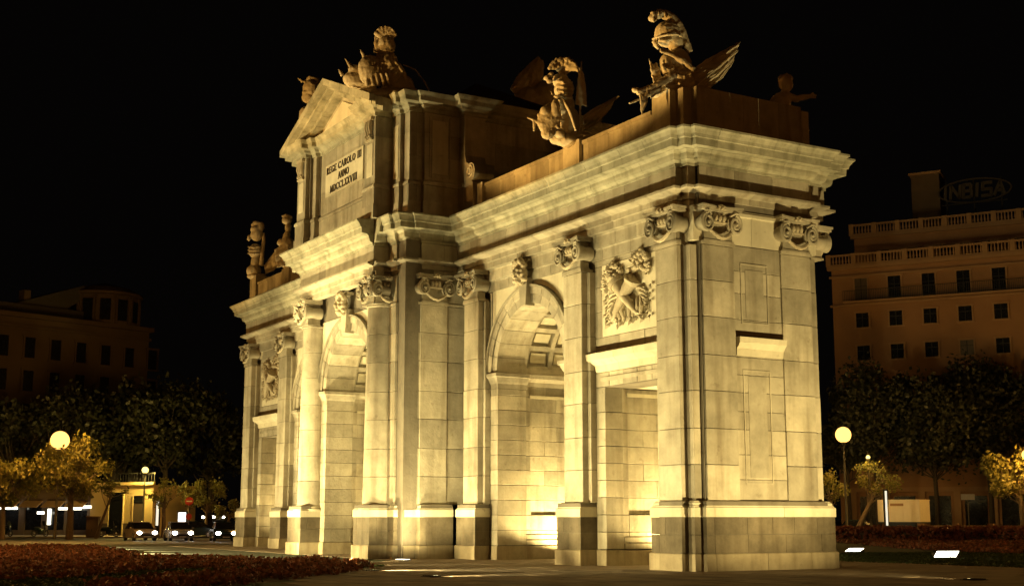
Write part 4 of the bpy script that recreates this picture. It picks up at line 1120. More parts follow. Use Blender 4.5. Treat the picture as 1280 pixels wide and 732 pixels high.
# ================================================================== BUILDINGS
def frame_from(p0, p1):
    d = (p1 - p0); d.z = 0; ang = math.atan2(d.y, d.x); return ang, d.length
def right_building():
    p0 = at(1089.1, 124); p1 = at(1267.3, 118.4); ang, L = frame_from(p0, p1)
    dirv = (p1 - p0).normalized(); org = p0 - dirv * 2.75
    t = thing('apartment_block', 'orange-brown apartment block with balustrades and a roof sign, behind the dark trees at right', 'building', (org.x, org.y, 0), ang)
    W = 26.0; sp = L / 4; z_c = zrow(332, 122.5)
    MB().box(0, W, .02, 16, 0, z_c).build('wall', BRICK, t)
    wz = [zrow(374, 124), zrow(349, 124)]
    rows = [(zrow(375, 124), zrow(348, 124)), (zrow(409, 124), zrow(391, 124)), (zrow(450, 124), zrow(432, 124))]
    fh = rows[1][0] - rows[2][0]
    z = rows[2][0] - fh
    while z > 4.5: rows.append((z, z + 1.35)); z -= fh
    for ri, (z0, z1) in enumerate(rows):
        for k in range(8):
            x = 2.75 + k * sp
            w = MB(); hw = .58
            for (a, b_, c, d) in ((x - hw - .14, x - hw, z0, z1), (x + hw, x + hw + .14, z0, z1), (x - hw - .2, x + hw + .2, z1, z1 + .16), (x - hw - .2, x + hw + .2, z0 - .14, z0)):
                w.box(a, b_, -.10, .05, c, d)
            fr = w.build('window', TRIM, t)
            MB().box(x - hw, x + hw, -.03, .03, z0, z1).build('pane', CURT if (k * 5 + ri * 3) % 7 == 0 else GLASS, fr)
            m = MB(); m.box(x - .03, x + .03, -.06, -.03, z0, z1); m.box(x - hw, x + hw, -.06, -.03, z0 + (z1 - z0) * .62, z0 + (z1 - z0) * .62 + .05); m.build('mullion', IRON, fr)
    # string courses and long balcony
    for zc in (rows[0][0] - .35, z_c - .6): MB().box(-.2, W + .2, -.22, .02, zc - .18, zc).build('string_course', TRIM, t)
    bz = rows[0][0] - .16
    bl = MB().box(1.2, W - 1.0, -1.0, .0, bz - .16, bz).build('balcony', TRIM, t)
    r = MB(); 
    r.box(1.2, W - 1.0, -1.0, -.95, bz + .95, bz + 1.0); r.box(1.2, W - 1.0, -1.0, -.95, bz + .1, bz + .14)
    for i in range(int((W - 2.2) / .16)): x = 1.2 + i * .16; r.box(x, x + .03, -.99, -.96, bz, bz + .97)
    r.build('railing', IRON, bl)
    def balustrade(x0, x1, y, zb, nm):
        bb = MB(); bb.box(x0, x1, y - .14, y + .14, zb, zb + .18); bb.box(x0, x1, y - .16, y + .16, zb + .95, zb + 1.1)
        n = int((x1 - x0) / 2.2)
        for i in range(n + 1):
            x = x0 + (x1 - x0) * i / n; bb.box(x - .22, x + .22, y - .17, y + .17, zb, zb + 1.14)
        o = bb.build('balustrade', TRIM, t)
        q = MB(); m_ = int((x1 - x0) / .3)
        for i in range(m_): q.lathe([(.06, 0), (.1, .25), (.05, .6), (.07, .78)], (x0 + .15 + i * .3, y, zb + .18), n=5)
        s_ = q.build('balusters', TRIM, o); s_['kind'] = 'stuff'
    MB().box(-.35, W + .3, -.4, .2, z_c, z_c + .35).build('cornice', TRIM, t)
    balustrade(-.2, W, -.15, z_c + .35, 'a')
    z2 = zrow(298, 127)
    MB().box(1.6, W - .5, 3.2, 15, z_c, z2).build('penthouse_wall', BRICK, t)
    MB().box(1.3, W - .2, 2.9, 3.3, z2, z2 + .3).build('cornice', TRIM, t)
    for k in range(7):
        x = 4.2 + k * sp; MB().box(x - .7, x + .7, 3.12, 3.25, z_c + .8, z_c + 2.2).build('window', GLASS, t)
    balustrade(1.4, W - .3, 3.1, z2 + .3, 'b')
    zt = zrow(230, 132)
    MB().box(6.6, 9.3, 7.2, 10.5, z2, zt).build('lift_house', OLDST, t)
    MB().box(6.4, 9.5, 7.0, 10.7, zt, zt + .2).build('lift_house_roof', TRIM, t)
    # roof sign
    s = thing('roof_sign', 'dim INBISA sign inside an oval ring on the roof of the right building', 'sign')
    D = 124.0; c = at(1241, D, zrow(238, D)); k = D / 1682
    s.location = c; s.rotation_euler = (0, 0, ang)
    sm = plain('sign_letter_paint', (0.03, 0.024, 0.02), 0.6, namt=.1)
    def glyph(x, strokes, w):
        b = MB()
        for (x0, z0, x1, z1) in strokes:
            a = Vector((x + x0 * w, 0, z0)); e = Vector((x + x1 * w, 0, z1)); d = (e - a).normalized(); n_ = Vector((-d.z, 0, d.x)) * .14
            a -= d * .07; e += d * .07
            vs = []
            for y in (-.12, .12):
                vs += [tuple(q + Vector((.25 * q.z * .35, y, 0))) for q in (a + n_, e + n_, e - n_, a - n_)]
            b.add(vs, [(0, 1, 2, 3), (7, 6, 5, 4), (0, 4, 5, 1), (1, 5, 6, 2), (2, 6, 7, 3), (3, 7, 4, 0)])
        b.build('letter', sm, s)
    Hh = .62; G = {'I': [(.5, -1, .5, 1)], 'N': [(0, -1, 0, 1), (0, 1, 1, -1), (1, -1, 1, 1)], 'B': [(0, -1, 0, 1), (0, 1, .8, 1), (0, 0, .85, 0), (0, -1, .85, -1), (.9, .9, .9, .1), (1, -.1, 1, -.9)],
                   'S': [(1, 1, 0, 1), (0, 1, 0, 0), (0, 0, 1, 0), (1, 0, 1, -1), (1, -1, 0, -1)], 'A': [(0, -1, .5, 1), (.5, 1, 1, -1), (.2, -.35, .8, -.35)]}
    x = -2.75
    for ch, w in zip('INBISA', (.35, .85, .75, .35, .8, .9)):
        glyph(x, [(a, b_ * Hh, c_, d * Hh) for a, b_, c_, d in G[ch]], w); x += w + .32
    ring = [(3.35 * math.cos(2 * PI * i / 40) + .1, 0, 1.15 * math.sin(2 * PI * i / 40)) for i in range(41)]
    MB().tube(ring, .09, 6).build('oval_ring', sm, s, True)
    fr = MB(); zb = z2 - c.z
    for xx in (-2.5, 0, 2.5): fr.box(xx - .06, xx + .06, .2, .35, zb, 1.1)
    fr.box(-3, 3, .2, .3, -1.2, -1.1); fr.build('scaffold', IRON, s)
    # plinth storey arches
    for k in range(8):
        x = 2.75 + k * sp
        MB().box(x - .95, x + .95, -.05, .06, .3, 3.6).build('ground_floor_opening', GLASS, t)
    for k in range(9):
        x = 2.75 + (k - .5) * sp; MB().box(x - .3, x + .3, -.25, .1, 0, 4.0).build('ground_floor_pier', TRIM, t)
    MB().box(-.2, W + .2, -.35, .05, 4.0, 4.4).build('string_course', TRIM, t)
right_building()
def left_building():
    p0 = at(-77, 140); p1 = at(176, 158); ang, L = frame_from(p0, p1)
    t = thing('old_apartment_house', 'dark old apartment house with a domed corner rotunda, behind the trees at far left', 'building', (p0.x, p0.y, 0), ang)
    W = L; zc = zrow(397, 146)
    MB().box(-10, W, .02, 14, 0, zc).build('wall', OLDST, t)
    MB().box(-10, W + .3, -.6, .3, zc, zc + .5).build('cornice', OLDST, t)
    MB().box(-10, W + .15, -.3, .1, zc - 1.1, zc - .8).build('string_course', OLDST, t)
    for k in range(9):
        x = -.5 + k * 3.15
        for fl in range(5):
            z0 = zc - 4.4 - fl * 3.7
            w = MB()
            for (a, b_, c, d) in ((x - .8, x - .62, z0, z0 + 2.3), (x + .62, x + .8, z0, z0 + 2.3), (x - .9, x + .9, z0 + 2.3, z0 + 2.55), (x - .9, x + .9, z0 - .2, z0)): w.box(a, b_, -.15, .05, c, d)
            fr = w.build('window', OLDST, t); MB().box(x - .62, x + .62, -.02, .05, z0, z0 + 2.3).build('pane', GLASS, fr)
    # rotunda at the corner
    rc = (W - 4.2, 3.4); r = 4.1; zr = zrow(372, 156)
    rot = MB().lathe([(r, zc + .3), (r, zr), (r + .4, zr + .1), (r + .4, zr + .4), (r * .8, zr + 1.1), (.3, zr + 1.9)], (rc[0], rc[1], 0), n=24).build('rotunda', OLDST, t)
    for k in range(7):
        a = -PI / 2 + (k - 3) * .5; cx, cy = rc[0] + r * math.cos(a), rc[1] + r * math.sin(a)
        M_ = Matrix.Translation((cx, cy, 0)) @ Matrix.Rotation(a + PI / 2, 4, 'Z')
        MB().box(-.6, .6, -.06, .1, zc + .9, zr - .5).xf(M_).build('rotunda_window', GLASS, rot)
        q = MB(); q.box(-.95, -.72, -.16, .1, zc + .5, zr); q.box(.72, .95, -.16, .1, zc + .5, zr); q.xf(M_).build('rotunda_pilaster', OLDST, rot)
    # roofs and chimneys
    MB().prism([(4.0, zc + .4), (12, zc + .4), (W - 6, zrow(366, 156)), (W - 8, zrow(362, 156))], 2, 10).build('roof', SLATE, t)
    MB().prism([(-10, zc + .4), (W - 1, zc + .4), (W - 3, zc + 1.8), (-10, zc + 1.8)], 1.5, 12).build('roof', SLATE, t)
    for x, h in ((9.6, 3.6), (W - 7.2, 5.0), (W - 5.0, 5.0)): MB().box(x - .4, x + .4, 2.4, 3.6, zc, zc + h).build('chimney', OLDST, t)
left_building()
def yellow_building():
    p0 = at(112, 128); p1 = at(190, 124.5); ang, L = frame_from(p0, p1)
    t = thing('low_yellow_building', 'low yellow building with tall dark doorways lit by the small yellow lamp', 'building', (p0.x, p0.y, 0), ang)
    zt = zrow(606, 126)
    MB().box(0, L, .02, 6, 0, zt).build('wall', YELL, t)
    MB().box(-.15, L + .15, -.2, .1, zt, zt + .28).build('cornice', YELL, t)
    MB().box(0, L, -.05, .05, 0, 1.15).build('plinth', OLDST, t)
    k = L / 78
    for (a, b_, zb, ztp, m, nm) in ((25, 42, .2, zrow(615, 126), GLASS, 'door'), (55, 67, .2, zrow(619, 126), OLDST, 'door')):
        fr = MB(); 
        fr.box(a * k - .1, a * k, -.12, .05, 0, ztp); fr.box(b_ * k, b_ * k + .1, -.12, .05, 0, ztp); fr.box(a * k - .1, b_ * k + .1, -.12, .05, ztp, ztp + .12)
        f0 = fr.build('door', YELL, t); MB().box(a * k, b_ * k, -.07, .04, zb, ztp).build('door_leaf', m, f0)
        MB().box(a * k + .05, b_ * k - .05, -.09, -.07, ztp - .7, ztp - .1).build('fanlight', GLASS, f0)
    r = MB(); r.box(-.1, L + .1, .1, .15, zt + 1.1, zt + 1.15)
    for i in range(int(L / .35) + 1): r.box(i * .35 - .02, i * .35 + .02, .1, .14, zt + .28, zt + 1.1)
    r.build('roof_railing', IRON, t)
yellow_building()
def shop_row():
    p0 = at(-30, 130); p1 = at(112, 129); ang, L = frame_from(p0, p1)
    t = thing('shop_row', 'dark ground-floor shopfronts with bright tube lights behind the left trees', 'building', (p0.x, p0.y, 0), ang)
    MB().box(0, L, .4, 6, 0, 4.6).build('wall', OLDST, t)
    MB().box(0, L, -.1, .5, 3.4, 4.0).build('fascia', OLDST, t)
    n = 5; k = L / n
    for i in range(n + 1): MB().box(i * k - .3, i * k + .3, .05, .5, 0, 3.4).build('shop_pier', OLDST, t)
    for i in range(n):
        w = MB().box(i * k + .3, (i + 1) * k - .3, .28, .38, .5, 3.3).build('shop_window', GLASS, t)
        MB().box(i * k + .3, (i + 1) * k - .3, .15, .4, 0, .5).build('stall_riser', OLDST, t)
        a = MB(); a.add([(i * k + .2, .1, 3.3), ((i + 1) * k - .2, .1, 3.3), ((i + 1) * k - .2, -1.3, 2.7), (i * k + .2, -1.3, 2.7), (i * k + .2, .1, 3.22), ((i + 1) * k - .2, .1, 3.22), ((i + 1) * k - .2, -1.3, 2.62), (i * k + .2, -1.3, 2.62)],
                        [(0, 1, 2, 3), (7, 6, 5, 4), (0, 3, 7, 4), (1, 5, 6, 2), (3, 2, 6, 7), (0, 4, 5, 1)])
        a.build('awning', TRIM, t)
    for px, w, z in ((4, 1.2, 2.45), (52, .45, 2.0), (78, 1.5, 2.4), (108, 1.3, 2.55)):
        x = (px + 30) / 142 * L
        MB().box(x, x + w * 1.5, -1.0, -.9, z, z + .24).build('tube_light', TUBEW, t)
    MB().box((54 + 30) / 142 * L, (54 + 30) / 142 * L + .7, .1, .2, 1.0, 2.5).build('lit_window', TUBEW, t)
shop_row()

# ================================================================== STREET THINGS
def car(px, D, yaw_off, paint, label, L=4.3, W=1.75, H=1.45, z=-.1, lights=True):
    p = at(px, D); t = thing('car', label, 'car', (p.x, p.y, z), math.atan2(CAM.y - p.y, CAM.x - p.x) + yaw_off, 'cars coming round the roundabout')
    # local +X is forward
    b = MB(); prof = [(-L / 2, .35), (-L / 2 + .02, .75), (-L / 2 + .25, .92), (L / 2 - 1.15, .95), (L / 2 - .25, .78), (L / 2, .62), (L / 2, .32), (L / 2 - .1, .22), (-L / 2 + .1, .22)]
    secs = []
    for y, s, dz in ((-W / 2, .97, .03), (-W / 2 + .08, 1, 0), (W / 2 - .08, 1, 0), (W / 2, .97, .03)):
        secs.append([(x * s, y, zz - (dz if zz > .5 else -dz)) for x, zz in prof])
    n = len(prof)
    for s_ in secs: b.v += s_
    for i in range(3):
        for j in range(n): b.f.append((i * n + j, i * n + (j + 1) % n, (i + 1) * n + (j + 1) % n, (i + 1) * n + j))
    b.f += [tuple(range(n)), tuple(range(4 * n - 1, 3 * n - 1, -1))]
    b.build('body', paint, t, True)
    c = MB(); q = [(-L / 2 + .45, .90), (-L / 2 + .85, H - .06), (-.3, H), (.35, H - .05), (1.15, .93)]
    m = len(q)
    for y, s in ((-W / 2 + .10, 0), (-W / 2 + .26, 1), (W / 2 - .26, 1), (W / 2 - .10, 0)):
        for x, zz in q: c.v.append((x, y if zz < 1 else (y if s else (y * .82)), zz if s or zz < 1 else zz - .06))
    for i in range(3):
        for j in range(m): c.f.append((i * m + j, i * m + (j + 1) % m, (i + 1) * m + (j + 1) % m, (i + 1) * m + j))
    c.f += [tuple(range(m)), tuple(range(4 * m - 1, 3 * m - 1, -1))]
    c.build('cabin_glass', GLASS, t)
    MB().box(-L / 2 + .9, .3, -W / 2 + .22, W / 2 - .22, H - .05, H + .015).build('roof', paint, t)
    for x in (-L / 2 + .8, L / 2 - .85):
        for y in (-W / 2 + .08, W / 2 - .08):
            w = MB().lathe([(.05, -.1), (.31, -.1), (.33, 0), (.31, .1), (.05, .1)], n=18).xf(Matrix.Translation((x, y, .32)) @ Matrix.Rotation(PI / 2, 4, 'X')).build('wheel', RUBBER, t, True)
            MB().lathe([(.02, -.12), (.19, -.12), (.19, .12), (.02, .12)], n=14).xf(Matrix.Translation((x, y, .32)) @ Matrix.Rotation(PI / 2, 4, 'X')).build('rim', CARSILV, w)
    for y in (-W / 2 + .28, W / 2 - .28):
        MB().ell((L / 2 - .02, y, .62), (.08, .20, .14)).build('headlight', HEADL if lights else CARSILV, t, True)
    MB().box(L / 2 - .02, L / 2 + .03, -.45, .45, .38, .52).build('grille', IRON, t)
    MB().box(L / 2 + .0, L / 2 + .035, -.26, .26, .30, .38).build('number_plate', WHITEP, t)
    for y in (-W / 2 - .08, W / 2 + .08): MB().ell((.85, y, .98), (.07, .1, .08)).build('mirror', paint, t, True)
    return t
car(176, 106, .25, CARBEIGE, 'beige car with headlights on, leftmost of the three beside the gate')
car(224, 105, .15, CARSILV, 'silver car with headlights on, middle one of the three beside the gate')
car(280, 103, .1, CARDARK, 'dark car with glaring headlights, closest to the left foot of the gate')
car(246, 119, 1.35, CARDARK, 'dark green car seen side-on behind the oncoming headlights', lights=False)
rise = poly_sheet('rising_street', [at(238, 150), at(262, 150), at(262, 290), at(245, 290)], 1.15, ASPH)
rise = poly_sheet('rising_street', [at(230, 140), at(300, 140), at(300, 240), at(230, 240)], 1.1, ASPH)
car(273, 165, 0, CARSILV, 'distant car with bright headlights on the rising street', z=1.1)
car(260, 172, 0, CARBEIGE, 'farthest car, low lights, on the rising street left of the gate', z=1.1)
def motorbike(px, D, yaw, label):
    p = at(px, D); t = thing('motorbike', label, 'motorbike', (p.x, p.y, .03), yaw, 'motorbikes parked on the far pavement')
    for x in (-.62, .62):
        w = MB().tube([(x + .26 * math.cos(2 * PI * i / 16), 0, .31 + .26 * math.sin(2 * PI * i / 16)) for i in range(17)], .055, 7).build('wheel', RUBBER, t, True)
        MB().tube([(x, -.06, .31), (x, .06, .31)], .09, 10).build('hub', CARSILV, w)
    b = MB(); b.tube([(-.7, 0, .62), (-.3, 0, .66), (.1, 0, .56), (.4, 0, .55)], [.08, .17, .16, .06], 8); b.tube([(.62, 0, .31), (.46, 0, .72), (.38, 0, 1.0)], [.04, .05, .04], 6); b.ell((0, 0, .38), (.28, .14, .18)); b.build('body', CARDARK, t, True)
    MB().ell((-.28, 0, .80), (.42, .14, .07)).build('seat', RUBBER, t, True)
    MB().tube([(.36, -.34, 1.02), (.42, 0, 1.0), (.36, .34, 1.02)], .022, 6).build('handlebar', IRON, t, True)
    MB().ell((.54, 0, .86), (.09, .10, .10)).build('headlight', CARSILV, t, True)
    s = MB().add([(.42, -.2, .95), (.42, .2, .95), (.32, .16, 1.35), (.32, -.16, 1.35), (.41, -.2, .95), (.41, .2, .95), (.31, .16, 1.35), (.31, -.16, 1.35)], [(0, 1, 2, 3), (7, 6, 5, 4), (0, 4, 5, 1), (1, 5, 6, 2), (2, 6, 7, 3), (3, 7, 4, 0)]).build('windscreen', GLASS, t)
    return t
motorbike(137, 117, VIEW_ROT + .2, 'motorbike parked in front of the yellow building')
motorbike(51, 118, VIEW_ROT + 1.0, 'motorbike parked before the shops, left of the lamp pole')
motorbike(8, 118, VIEW_ROT - .5, 'motorbike parked at the left edge of the photo')
def litter_bin(px, D, label, h=1.1):
    p = at(px, D); t = thing('street_cabinet', label, 'cabinet', (p.x, p.y, .03), VIEW_ROT)
    MB().box(-.5, .5, -.3, .3, .08, h).build('body', OLDST, t); MB().box(-.54, .54, -.34, .34, h, h + .07).build('lid', TRIM, t); MB().box(-.45, .45, -.26, .26, 0, .08).build('base', IRON, t)
    MB().box(-.03, .03, -.33, -.29, .5, .7).build('handle', IRON, t)
litter_bin(117, 114, 'squat street cabinet left of the motorbike by the yellow building', 1.7)
def advert_column(px, D, z1, w, label, mat, d=.25):
    p = at(px, D); t = thing('advertising_panel', label, 'advertising panel', (p.x, p.y, 0), VIEW_ROT)
    MB().box(-w / 2 - .08, w / 2 + .08, -d / 2, d / 2, 0, z1 + .12).build('casing', IRON, t)
    MB().box(-w / 2, w / 2, -d / 2 - .02, d / 2 + .02, z1 * .30, z1).build('lit_panel', mat, t)
    MB().box(-w / 2 - .15, w / 2 + .15, -d, d, 0, .15).build('foot', CONC, t)
advert_column(228, 112, zrow(640, 112), .62, 'brilliant white lit advertising panel above the middle car', PANELW)
advert_column(197, 121, zrow(624, 121), .22, 'narrow bright vertical light panel between yellow building and bare tree', TUBED)
advert_column(1108, 101, zrow(613, 101), .15, 'slim upright pillar with a glowing white side behind the right hedge', TUBED)
def sign_post(px, D, H, label, kind):
    p = at(px, D); t = thing('road_sign', label, 'road sign', (p.x, p.y, 0), VIEW_ROT)
    MB().lathe([(.04, 0), (.04, H)], n=8).build('pole', POLE, t, True)
    if kind == 'round':
        q = MB().lathe([(.02, -.02), (.34, -.02), (.34, .02), (.02, .02)], n=24).xf(Matrix.Translation((0, -.06, H - .25)) @ Matrix.Rotation(PI / 2, 4, 'X')).build('disc', REDP, t)
        MB().box(-.24, .24, -.10, -.08, H - .31, H - .19).build('white_bar', WHITEP, q)
        q = MB().lathe([(.02, -.02), (.26, -.02), (.26, .02), (.02, .02)], n=20).xf(Matrix.Translation((0, -.06, H - 1.5)) @ Matrix.Rotation(PI / 2, 4, 'X')).build('disc', REDP, t)
    else:
        q = MB().box(-.5, .5, -.07, -.03, H - .42, H).build('plate', WHITEP, t)
        MB().box(-.46, .46, -.02, .0, H - .3, H - .12).build('bracket', IRON, t)
sign_post(236, 111, zrow(622, 111), 'red round no entry sign on a pole by the white lit panel', 'round')
sign_post(1211, 99, zrow(617, 99), 'small blank rectangular plate on a thin pole behind the right hedge', 'plate')
def box_trailer():
    p0 = at(1098, 105); p1 = at(1150, 103); ang, L = frame_from(p0, p1)
    t = thing('box_trailer', 'pale box trailer parked behind the red hedge right of the gate', 'trailer', (p0.x, p0.y, .0), ang)
    z0, z1 = zrow(649, 104), zrow(625, 104); z0 = 1.35
    MB().box(0, L, 0, 2.2, z0, z1).build('box_body', WHITEP, t)
    for i in range(6): MB().box(i * L / 5 - .03, i * L / 5 + .03, -.02, .02, z0, z1).build('side_rib', WHITEP, t)
    MB().box(-.04, L + .04, -.04, 2.24, z0 - .12, z0).build('chassis', IRON, t); MB().box(-.02, L + .02, -.02, 2.22, z1, z1 + .07).build('roof_rim', WHITEP, t)
    MB().box(L * .3, L * .62, -.03, 0, z1 - .42, z1 - .22).build('faded_marking', TRIM, t)
    for x in (.5, L - .6):
        for y in (.15, 2.05):
            MB().lathe([(.05, -.12), (.42, -.12), (.44, 0), (.42, .12), (.05, .12)], n=16).xf(Matrix.Translation((x, y, .45)) @ Matrix.Rotation(PI / 2, 4, 'X')).build('wheel', RUBBER, t, True)
    MB().box(L, L + .9, .9, 1.3, .7, .85).build('drawbar', IRON, t)
    MB().box(.4, L - .4, .3, 1.9, .45, 1.25).build('axle_frame', IRON, t)
box_trailer()
def boundary_wall():
    p0 = at(1150, 101); p1 = at(1330, 96); ang, L = frame_from(p0, p1)
    t = thing('low_wall', 'low pale wall with short piers behind the red hedge at right', 'wall', (p0.x, p0.y, 0), ang)
    MB().box(0, L, 0, .3, 0, 1.0).build('wall', OLDST, t); MB().box(-.05, L, -.06, .36, 1.0, 1.12).build('coping', TRIM, t)
    for i in range(5): MB().box(i * L / 4 - .2, i * L / 4 + .2, -.1, .4, 0, 1.25).build('pier', TRIM, t)
boundary_wall()
tag(car(1078, 110, 1.4, CARDARK, 'dark parked car half hidden by the slanted trunk right of the gate', lights=False, z=.03), 'dark parked car half hidden by the slanted trunk right of the gate', 'car')

# ================================================================== SCULPTURE ON THE SKYLINE
# Each piece is modelled in its own frame: x to the right, z up, -y towards the lawn in front.
class SC:
    """collects rounded volumes of one carved part, fused by a voxel remesh"""
    def __init__(s, k, ox, oy): s.k = k; s.ox = ox; s.oy = oy; s.b = MB()
    def P(s, x, y, d=0): return Vector(((x - s.ox) * s.k, d, (s.oy - y) * s.k))
    def e(s, x, y, rx, rz, ry=None, d=0, rot=0, nu=14, nv=10):
        s.b.ell(s.P(x, y, d), (rx * s.k, (ry if ry is not None else min(rx, rz)) * s.k, rz * s.k), (0, math.radians(rot), 0), nu, nv); return s
    def t(s, pts, rad, n=8, flat=1.0):
        s.b.tube([s.P(*p) for p in pts], [r * s.k for r in rad] if hasattr(rad, '__len__') else rad * s.k, n, flat); return s
    def sheet(s, pts, d0=0, th=2.0, wave=0.0, n=7):
        """a thick cloth or wing between two edge lines"""
        A, B = pts; m = len(A)
        vs = []; fs = []
        for side in (0, 1):
            for i in range(m):
                for j in range(n + 1):
                    t = j / n; p = s.P(A[i][0] * (1 - t) + B[i][0] * t, A[i][1] * (1 - t) + B[i][1] * t, d0 + s.k * (wave * math.sin(j * 1.9 + i * .5) + (th if side else -th) / 2 + .15 * i))
                    vs.append(p)
        o = m * (n + 1)
        for i in range(m - 1):
            for j in range(n):
                a = i * (n + 1) + j; fs.append((a, a + 1, a + n + 2, a + n + 1)); fs.append((o + a, o + a + n + 1, o + a + n + 2, o + a + 1))
        edge = [i * (n + 1) for i in range(m)]; e2 = [i * (n + 1) + n for i in range(m)]
        for q in (edge, e2):
            for a, b_ in zip(q[:-1], q[1:]): fs.append((a, b_, o + b_, o + a))
        for i in (0, m - 1):
            for j in range(n): a = i * (n + 1) + j; fs.append((a, a + 1, o + a + 1, o + a))
        s.b.add(vs, fs); return s
    def done(s, name, par, v=.04, mat=None):
        o = s.b.build(name, mat or CARV, par); remesh(o, v); return o
def plume(S, pts, r):
    """ostrich feathers: a fat curled crest with separate lobes"""
    n = len(pts)
    S.t([(x, y, 0) for x, y in pts], [r * (.65 + .5 * math.sin(PI * i / (n - 1) * .8 + .3)) for i in range(n)], 10)
    for i, (x, y) in enumerate(pts[:-1]):
        S.e(x, y, r * .75, r * .5, r * .9, d=-.04 * (i % 2), rot=40 * i); S.e(x, y + r * .5, r * .4, r * .7, r * .5, d=-.12)
def base_thing(u, y, z, label, cat='sculpture', rz=VIEW_ROT, name='trophy_sculpture'):
    return thing(name, label, cat, (u - 21.8, y, z), rz, 'stone trophies on the skyline')

# near corner trophy: helmet with crest, cuirass, bundled flags to the right, gun barrel and hanging cloth to the left
t1 = base_thing(20.4, .15, 15.9, 'helmeted stone trophy with spread flags on the near right corner of the gate'); k = 1 / 35.3; O = (858, 112)
S = SC(k, *O); S.e(852, 37, 16.5, 16.5, 15).e(861, 48, 10, 11, 11); S.done('helmet', t1, .026)
S = SC(k, *O); S.t([(833, 45, -.12), (838, 45, -.34), (850, 44, -.46), (862, 43, -.42), (869, 44, -.25)], [1.3, 1.6, 1.6, 1.6, 1.2], 6)
S.t([(835, 47, -.1), (837, 53, -.14), (840, 58, -.16)], [3.4, 3.2, 1.6]).t([(840, 48, -.3), (847, 51, -.36), (856, 48, -.4)], [2.6, 2.6, 1.6]); S.done('visor', t1, .022)
S = SC(k, *O); plume(S, [(835, 18), (835, 12), (841, 10), (849, 12), (857, 16), (864, 24), (870, 36), (874, 48), (879, 60)], 5.0)
for x, y, a in ((834, 17, 0), (841, 13, 20), (849, 14, 40), (856, 19, 50), (863, 27, 60), (868, 38, 70)): S.e(x, y, 5.5, 4.2, 6, rot=a)
S.done('plume', t1, .026)
S = SC(k, *O); S.e(864, 64, 11, 9, 10).e(862, 78, 18, 17, 14).e(872, 76, 9, 17, 11, rot=-12).e(850, 76, 9, 14, 11, d=-.08).e(862, 96, 16, 15, 13)
S.sheet([[(840, 60), (854, 64), (868, 72), (882, 84)], [(840, 66), (854, 71), (868, 80), (880, 92)]], -.46, 2.2, .6, 4); S.done('cuirass', t1, .03)
S = SC(k, *O); S.sheet([[(828, 70), (832, 76), (838, 74)], [(834, 108), (840, 110), (848, 108)]], -.12, 3, 1.8, 8)
S.sheet([[(842, 74), (850, 80), (856, 78)], [(846, 110), (856, 112), (864, 110)]], -.34, 3, 2.4, 9).sheet([[(860, 88), (868, 90), (876, 86)], [(862, 110), (872, 112), (884, 108)]], -.40, 3, 2.4, 8)
S.e(874, 102, 11, 8, 9, d=-.2); S.done('drapery', t1, .03)
S = SC(k, *O); S.t([(858, 92, -.3), (836, 106, -.38), (812, 116, -.42)], [6.5, 4.6, 3.4], 12).e(811, 112, 4.8, 3.6, 4, d=-.38).t([(832, 115, -.2), (803, 128, -.35)], [1.6, 1.2]); S.done('gun_barrel', t1, .026)
S = SC(k, *O); S.sheet([[(814, 114), (822, 113), (827, 112)], [(817, 147), (819, 140), (824, 128)]], -.48, 2.2, 1.2, 6).sheet([[(826, 110), (834, 108), (842, 106)], [(828, 124), (835, 119), (842, 116)]], -.44, 2, 1, 5); S.done('hanging_cloth', t1, .028)
S = SC(k, *O); S.sheet([[(878, 84), (898, 69), (920, 57), (939, 47)], [(882, 110), (902, 106), (918, 92), (930, 74)]], -.05, 3, 1.6, 12).sheet([[(876, 90), (894, 80), (912, 76), (926, 66)], [(882, 111), (896, 109), (910, 100), (922, 84)]], -.24, 2.6, 1.8, 9); S.done('flag', t1, .028)
S = SC(k, *O)
for (a, b_, c_, d, dd) in ((880, 90, 941, 45, .12), (884, 106, 935, 62, -.36), (888, 110, 926, 78, -.40)): S.t([(a, b_, dd), ((a * .15 + c_ * .85), (b_ * .15 + d * .85), dd), (c_, d, dd)], [1.3, 1.2, .4])
S.done('spear', t1, .02)
S = SC(k, *O); S.e(862, 111, 24, 7, 18, d=.1).e(888, 110, 16, 5, 11).e(838, 112, 11, 5, 9); S.done('rocky_base', t1, .05)

# trophy over the pilaster between near arch and doorway
t2 = base_thing(14.75, -.35, 15.5, 'stone trophy with curled plumes, shield and pointed banner on the parapet between arch and doorway'); k = 1 / 31.6; O = (728, 184)
S = SC(k, *O); S.e(720, 118, 12, 14, 11).e(722, 138, 11, 14, 10).e(716, 108, 10, 9, 9).e(727, 160, 12, 20, 10)
for i in range(4): S.t([(711, 110 + i * 6, -.2), (719, 114 + i * 6, -.42), (730, 112 + i * 6, -.2)], [1.2, 1.8, 1.2])
S.done('cuirass', t2, .032)
S = SC(k, *O)
for i in range(9):
    a = 2.9 - i * .36; x, y = 719 + 13 * math.cos(a) * 1.15, 96 - 13 * math.sin(a); S.t([(719, 100, 0), ((719 + x) / 2, (98 + y) / 2 - 2, -.2 - .05 * (i % 2)), (x, y, -.3), (x + (3 if a < 1.5 else -3), y + 4, -.36)], [2.4, 3.6, 3.3, 1.8])
for p in ((704, 103), (707, 94), (714, 86), (724, 84), (732, 90), (699, 107), (703, 111)): S.e(p[0], p[1], 4, 2.6, 4, d=-.28, rot=p[0])
S.done('plume', t2, .024)
